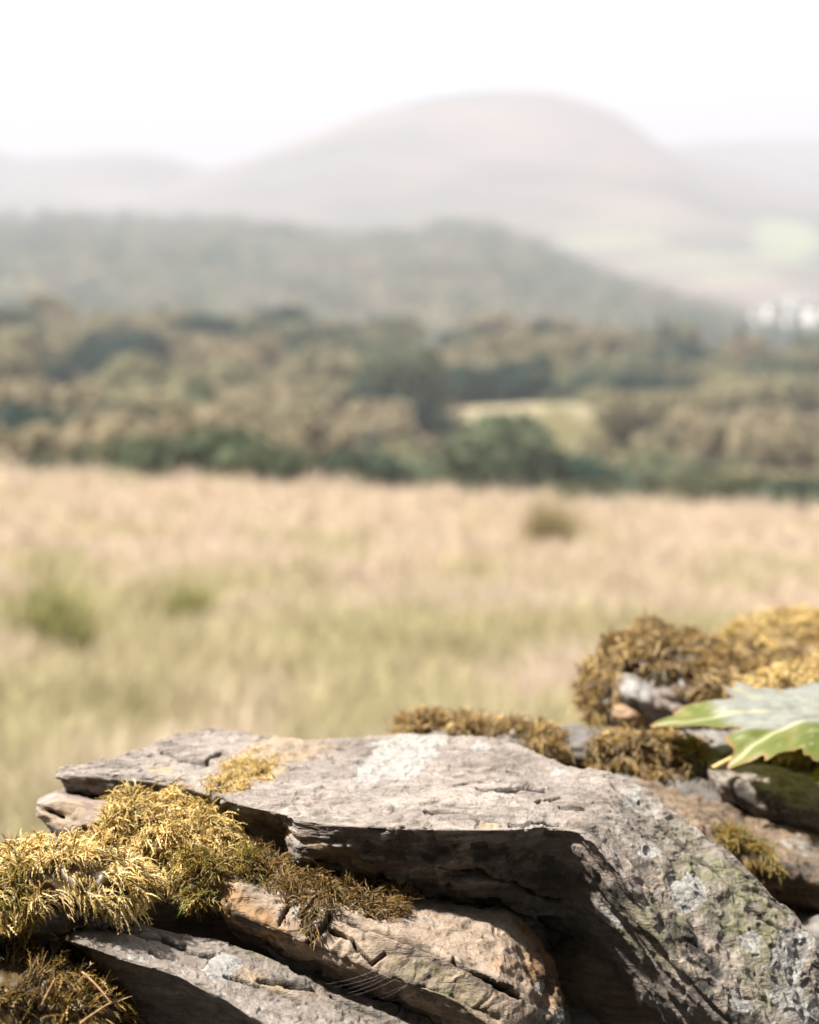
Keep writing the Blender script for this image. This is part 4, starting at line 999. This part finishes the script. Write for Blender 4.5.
# crowns of the wood that covers the middle hill, one mass
nw = 5200
idx = rng.choice(np.nonzero((Vm[:, 1] < 1000) & (Vm[:, 1] > 480))[0], nw)
ctr = Vm[idx] + rng.normal(0, 3, (nw, 3)) * np.array([1.5, 1.5, .3])
Vs, Fs, Cs, off = [], [], [], 0
pal = 1.25 * np.array([(.20, .17, .14), (.24, .20, .17), (.13, .145, .12), (.10, .13, .11), (.18, .17, .14), (.06, .09, .085), (.11, .13, .11)])
Vc, Fc, _c = crown_np(1, 1, 5, MID, 46, False, .1)
Vc = (Vc - np.array([0, 0, .5])) * np.array([1.3, 1.3, 1.1]); Vc[:, 2] += .35
Vw = (ctr[:, None] + Vc[None] * rng.uniform(7, 12, (nw, 1, 1))).reshape(-1, 3)
Fw = (Fc[None] + np.arange(nw)[:, None, None] * len(Vc)).reshape(-1, 4)
patch = (pn(ctr / 60, 8) * .5 + .5) * .6 + rng.random(nw) * .4
Cw = np.repeat(pal[np.clip((patch * len(pal)).astype(int), 0, len(pal) - 1)] * (.8 + .4 * rng.random((nw, 1))), len(Vc), 0)
tag(mesh_np('hillside_wood', Vw, [Fw], M_LEAF, None, {'tint': Cw}, False), 'hazy wood covering the middle hill', 'wood', kind='stuff')

# ------------------------------------------------------------------ white houses in the valley
hwm = NT('whitewash'); hwm.bsdf(hwm.ramp(hwm.noise(hwm.coord(), 2, 4), [(.3, (.74, .73, .70)), (.7, (.82, .81, .79))]), .8)
hrm = NT('slate_roof'); hrm.bsdf(hrm.ramp(hrm.noise(hrm.coord(), 3, 4), [(.3, (.16, .16, .17)), (.7, (.25, .25, .26))]), .7)
hgm = NT('window_glass'); hgm.bsdf((.05, .06, .07), .15, .5)
def boxes(bs):
    Vs, Fs = [], []
    q = np.array([[0, 1, 3, 2], [4, 6, 7, 5], [0, 4, 5, 1], [2, 3, 7, 6], [0, 2, 6, 4], [1, 5, 7, 3]])
    for j, (a, b) in enumerate(bs):
        Vs += [[(a, b)[i][0], (a, b)[jj][1], (a, b)[kk_][2]] for i in (0, 1) for jj in (0, 1) for kk_ in (0, 1)]
        Fs.append(q + 8 * j)
    return np.array(Vs, float), np.concatenate(Fs)
house = None
for (px, py, Y, s, rot) in [(775, 313, 560, 1.0, .3), (800, 312, 565, 1.2, -.2), (815, 316, 550, .9, .6), (758, 317, 570, .8, 0), (835, 313, 560, 1.1, .4), (787, 306, 600, .9, -.5), (792, 319, 540, .8, .1)]:
    if house is None:
        house = empty('white_house', (0, 0, 0)); bpy.context.view_layer.update()
        V, F = boxes([((-6, -3.5, -6), (6, 3.5, 5.2))]); mesh_np('wall', V, [F], hwm.m, house, None, False)
        V = np.array([(-6.4, -4, 5.0), (6.4, -4, 5.0), (6.4, 0, 8.2), (-6.4, 0, 8.2), (-6.4, 4, 5.0), (6.4, 4, 5.0)], float)
        V = np.concatenate([V, V + np.array([0, 0, .35])]); F = np.array([[0, 1, 2, 3], [3, 2, 5, 4], [6, 9, 8, 7], [9, 10, 11, 8], [0, 6, 7, 1], [4, 5, 11, 10]])
        roof = mesh_np('roof', V, [F, np.array([[0, 3, 9], [0, 9, 6]])], hrm.m, house, None, False)
        V, F = boxes([((4.4, -.5, 7), (5.5, .5, 9.8))]); mesh_np('chimney', V, [F], hwm.m, roof, None, False)
        for wx in (-4, -1.3, 1.3, 4):
            for wz in (.8, 3.3):
                V, F = boxes([((wx - .5, -3.56, wz), (wx + .5, -3.50, wz + 1.3))]); mesh_np('window', V, [F], hgm.m, house, None, False)
        h = house
    else:
        h = house.copy(); COL.objects.link(h)
        for ch in house.children:
            c = ch.copy(); COL.objects.link(c); c.parent = h
            for g_ in ch.children:
                d = g_.copy(); COL.objects.link(d); d.parent = c
    h.location = P(px, py, Y); h.scale = (s * .42, s * .42, s * .42); h.rotation_euler = (0, 0, rot)
    tag(h, 'white house with slate roof far off in the valley beyond the wood', 'house', 'white houses in the valley')

# ------------------------------------------------------------------ air
hz = NT('haze_air'); hz.t.nodes.remove(hz.t.nodes[-1]) if False else None
pv = hz.n('ShaderNodeVolumePrincipled'); pv.inputs['Color'].default_value = (.475, .49, .55, 1); pv.inputs['Density'].default_value = 6.0e-4; pv.inputs['Anisotropy'].default_value = .1
hz.l(pv.outputs[0], hz.out.inputs['Volume'])
V, F = boxes([((-3400, -60, -60), (3400, 4100, 360))])
tag(mesh_np('haze', V, [F], hz.m, None, None, False), kind='stuff')

# ------------------------------------------------------------------ light
AZ, EL = R(-101), R(60)           # azimuth from +Y toward +X
sd = np.array([math.sin(AZ) * math.cos(EL), math.cos(AZ) * math.cos(EL), math.sin(EL)])
L = bpy.data.lights.new('sun', 'SUN'); L.energy = 5.0; L.angle = R(3); L.color = (1.0, .94, .85)
lo = bpy.data.objects.new('sun', L); COL.objects.link(lo)
lo.rotation_euler = Vector(sd).to_track_quat('Z', 'Y').to_euler()
W = bpy.data.worlds.new('World'); SC.world = W; W.use_nodes = True
nt = W.node_tree; nt.nodes.clear()
out = nt.nodes.new('ShaderNodeOutputWorld'); bg = nt.nodes.new('ShaderNodeBackground'); bg.inputs['Strength'].default_value = .07
sky = nt.nodes.new('ShaderNodeTexSky'); sky.sky_type = 'NISHITA'; sky.sun_disc = False; sky.sun_elevation = EL; sky.sun_rotation = AZ; sky.dust_density = 3.0; sky.air_density = 1.2
tc = nt.nodes.new('ShaderNodeTexCoord'); mp = nt.nodes.new('ShaderNodeMapping'); mp.inputs['Scale'].default_value = (1, 1, 3.5)
nz = nt.nodes.new('ShaderNodeTexNoise'); nz.inputs['Scale'].default_value = 1.6; nz.inputs['Detail'].default_value = 6; nz.inputs['Distortion'].default_value = .4
rp = nt.nodes.new('ShaderNodeValToRGB'); rp.color_ramp.elements[0].position = .2; rp.color_ramp.elements[0].color = (.55, .55, .55, 1); rp.color_ramp.elements[1].position = .6; rp.color_ramp.elements[1].color = (.97, .97, .97, 1)
mx = nt.nodes.new('ShaderNodeMix'); mx.data_type = 'RGBA'; mx.inputs[7].default_value = (6.5, 6.4, 6.45, 1)
nt.links.new(tc.outputs['Generated'], mp.inputs[0]); nt.links.new(mp.outputs[0], nz.inputs['Vector']); nt.links.new(nz.outputs['Fac'], rp.inputs[0]); nt.links.new(rp.outputs[0], mx.inputs[0])
sp = nt.nodes.new('ShaderNodeSeparateXYZ'); nt.links.new(tc.outputs['Generated'], sp.inputs[0])
mr = nt.nodes.new('ShaderNodeMapRange'); mr.inputs['From Min'].default_value = -.45; mr.inputs['From Max'].default_value = .35; mr.inputs['To Min'].default_value = .30; mr.inputs['To Max'].default_value = 1.0  # sky dimmed behind the camera, added to deepen shade on the stones
nt.links.new(sp.outputs['Y'], mr.inputs['Value'])
mu = nt.nodes.new('ShaderNodeMix'); mu.data_type = 'RGBA'; mu.blend_type = 'MULTIPLY'; mu.inputs[0].default_value = 1.0
nt.links.new(mx.outputs[2], mu.inputs[6]); nt.links.new(mr.outputs[0], mu.inputs[7])
nt.links.new(sky.outputs[0], mx.inputs[6]); nt.links.new(mu.outputs[2], bg.inputs[0]); nt.links.new(bg.outputs[0], out.inputs[0])

# ------------------------------------------------------------------ camera and render
cd = bpy.data.cameras.new('camera'); cam = bpy.data.objects.new('camera', cd); COL.objects.link(cam)
cam.location = CAM; cam.rotation_euler = (math.pi / 2 - TH, 0, 0)
cd.sensor_width = 36; cd.lens = FPX * 36 / 1024; cd.clip_start = .02; cd.clip_end = 12000
cd.dof.use_dof = True; cd.dof.focus_distance = 1.11; cd.dof.aperture_fstop = 5.6; cd.dof.aperture_blades = 0
SC.camera = cam
SC.render.engine = 'CYCLES'
cy = SC.cycles
cy.use_denoising = True; cy.use_adaptive_sampling = True; cy.adaptive_threshold = .02
cy.max_bounces = 7; cy.diffuse_bounces = 3; cy.glossy_bounces = 3; cy.transmission_bounces = 4; cy.volume_bounces = 2; cy.transparent_max_bounces = 8
cy.sample_clamp_indirect = 6; cy.caustics_reflective = False; cy.caustics_refractive = False
try: cy.denoiser = 'OPENIMAGEDENOISE'
except Exception: pass
SC.view_settings.view_transform = 'Standard'; SC.view_settings.look = 'None'; SC.view_settings.gamma = 1.0; SC.view_settings.use_curve_mapping = False
SC.view_settings.exposure = 1.84
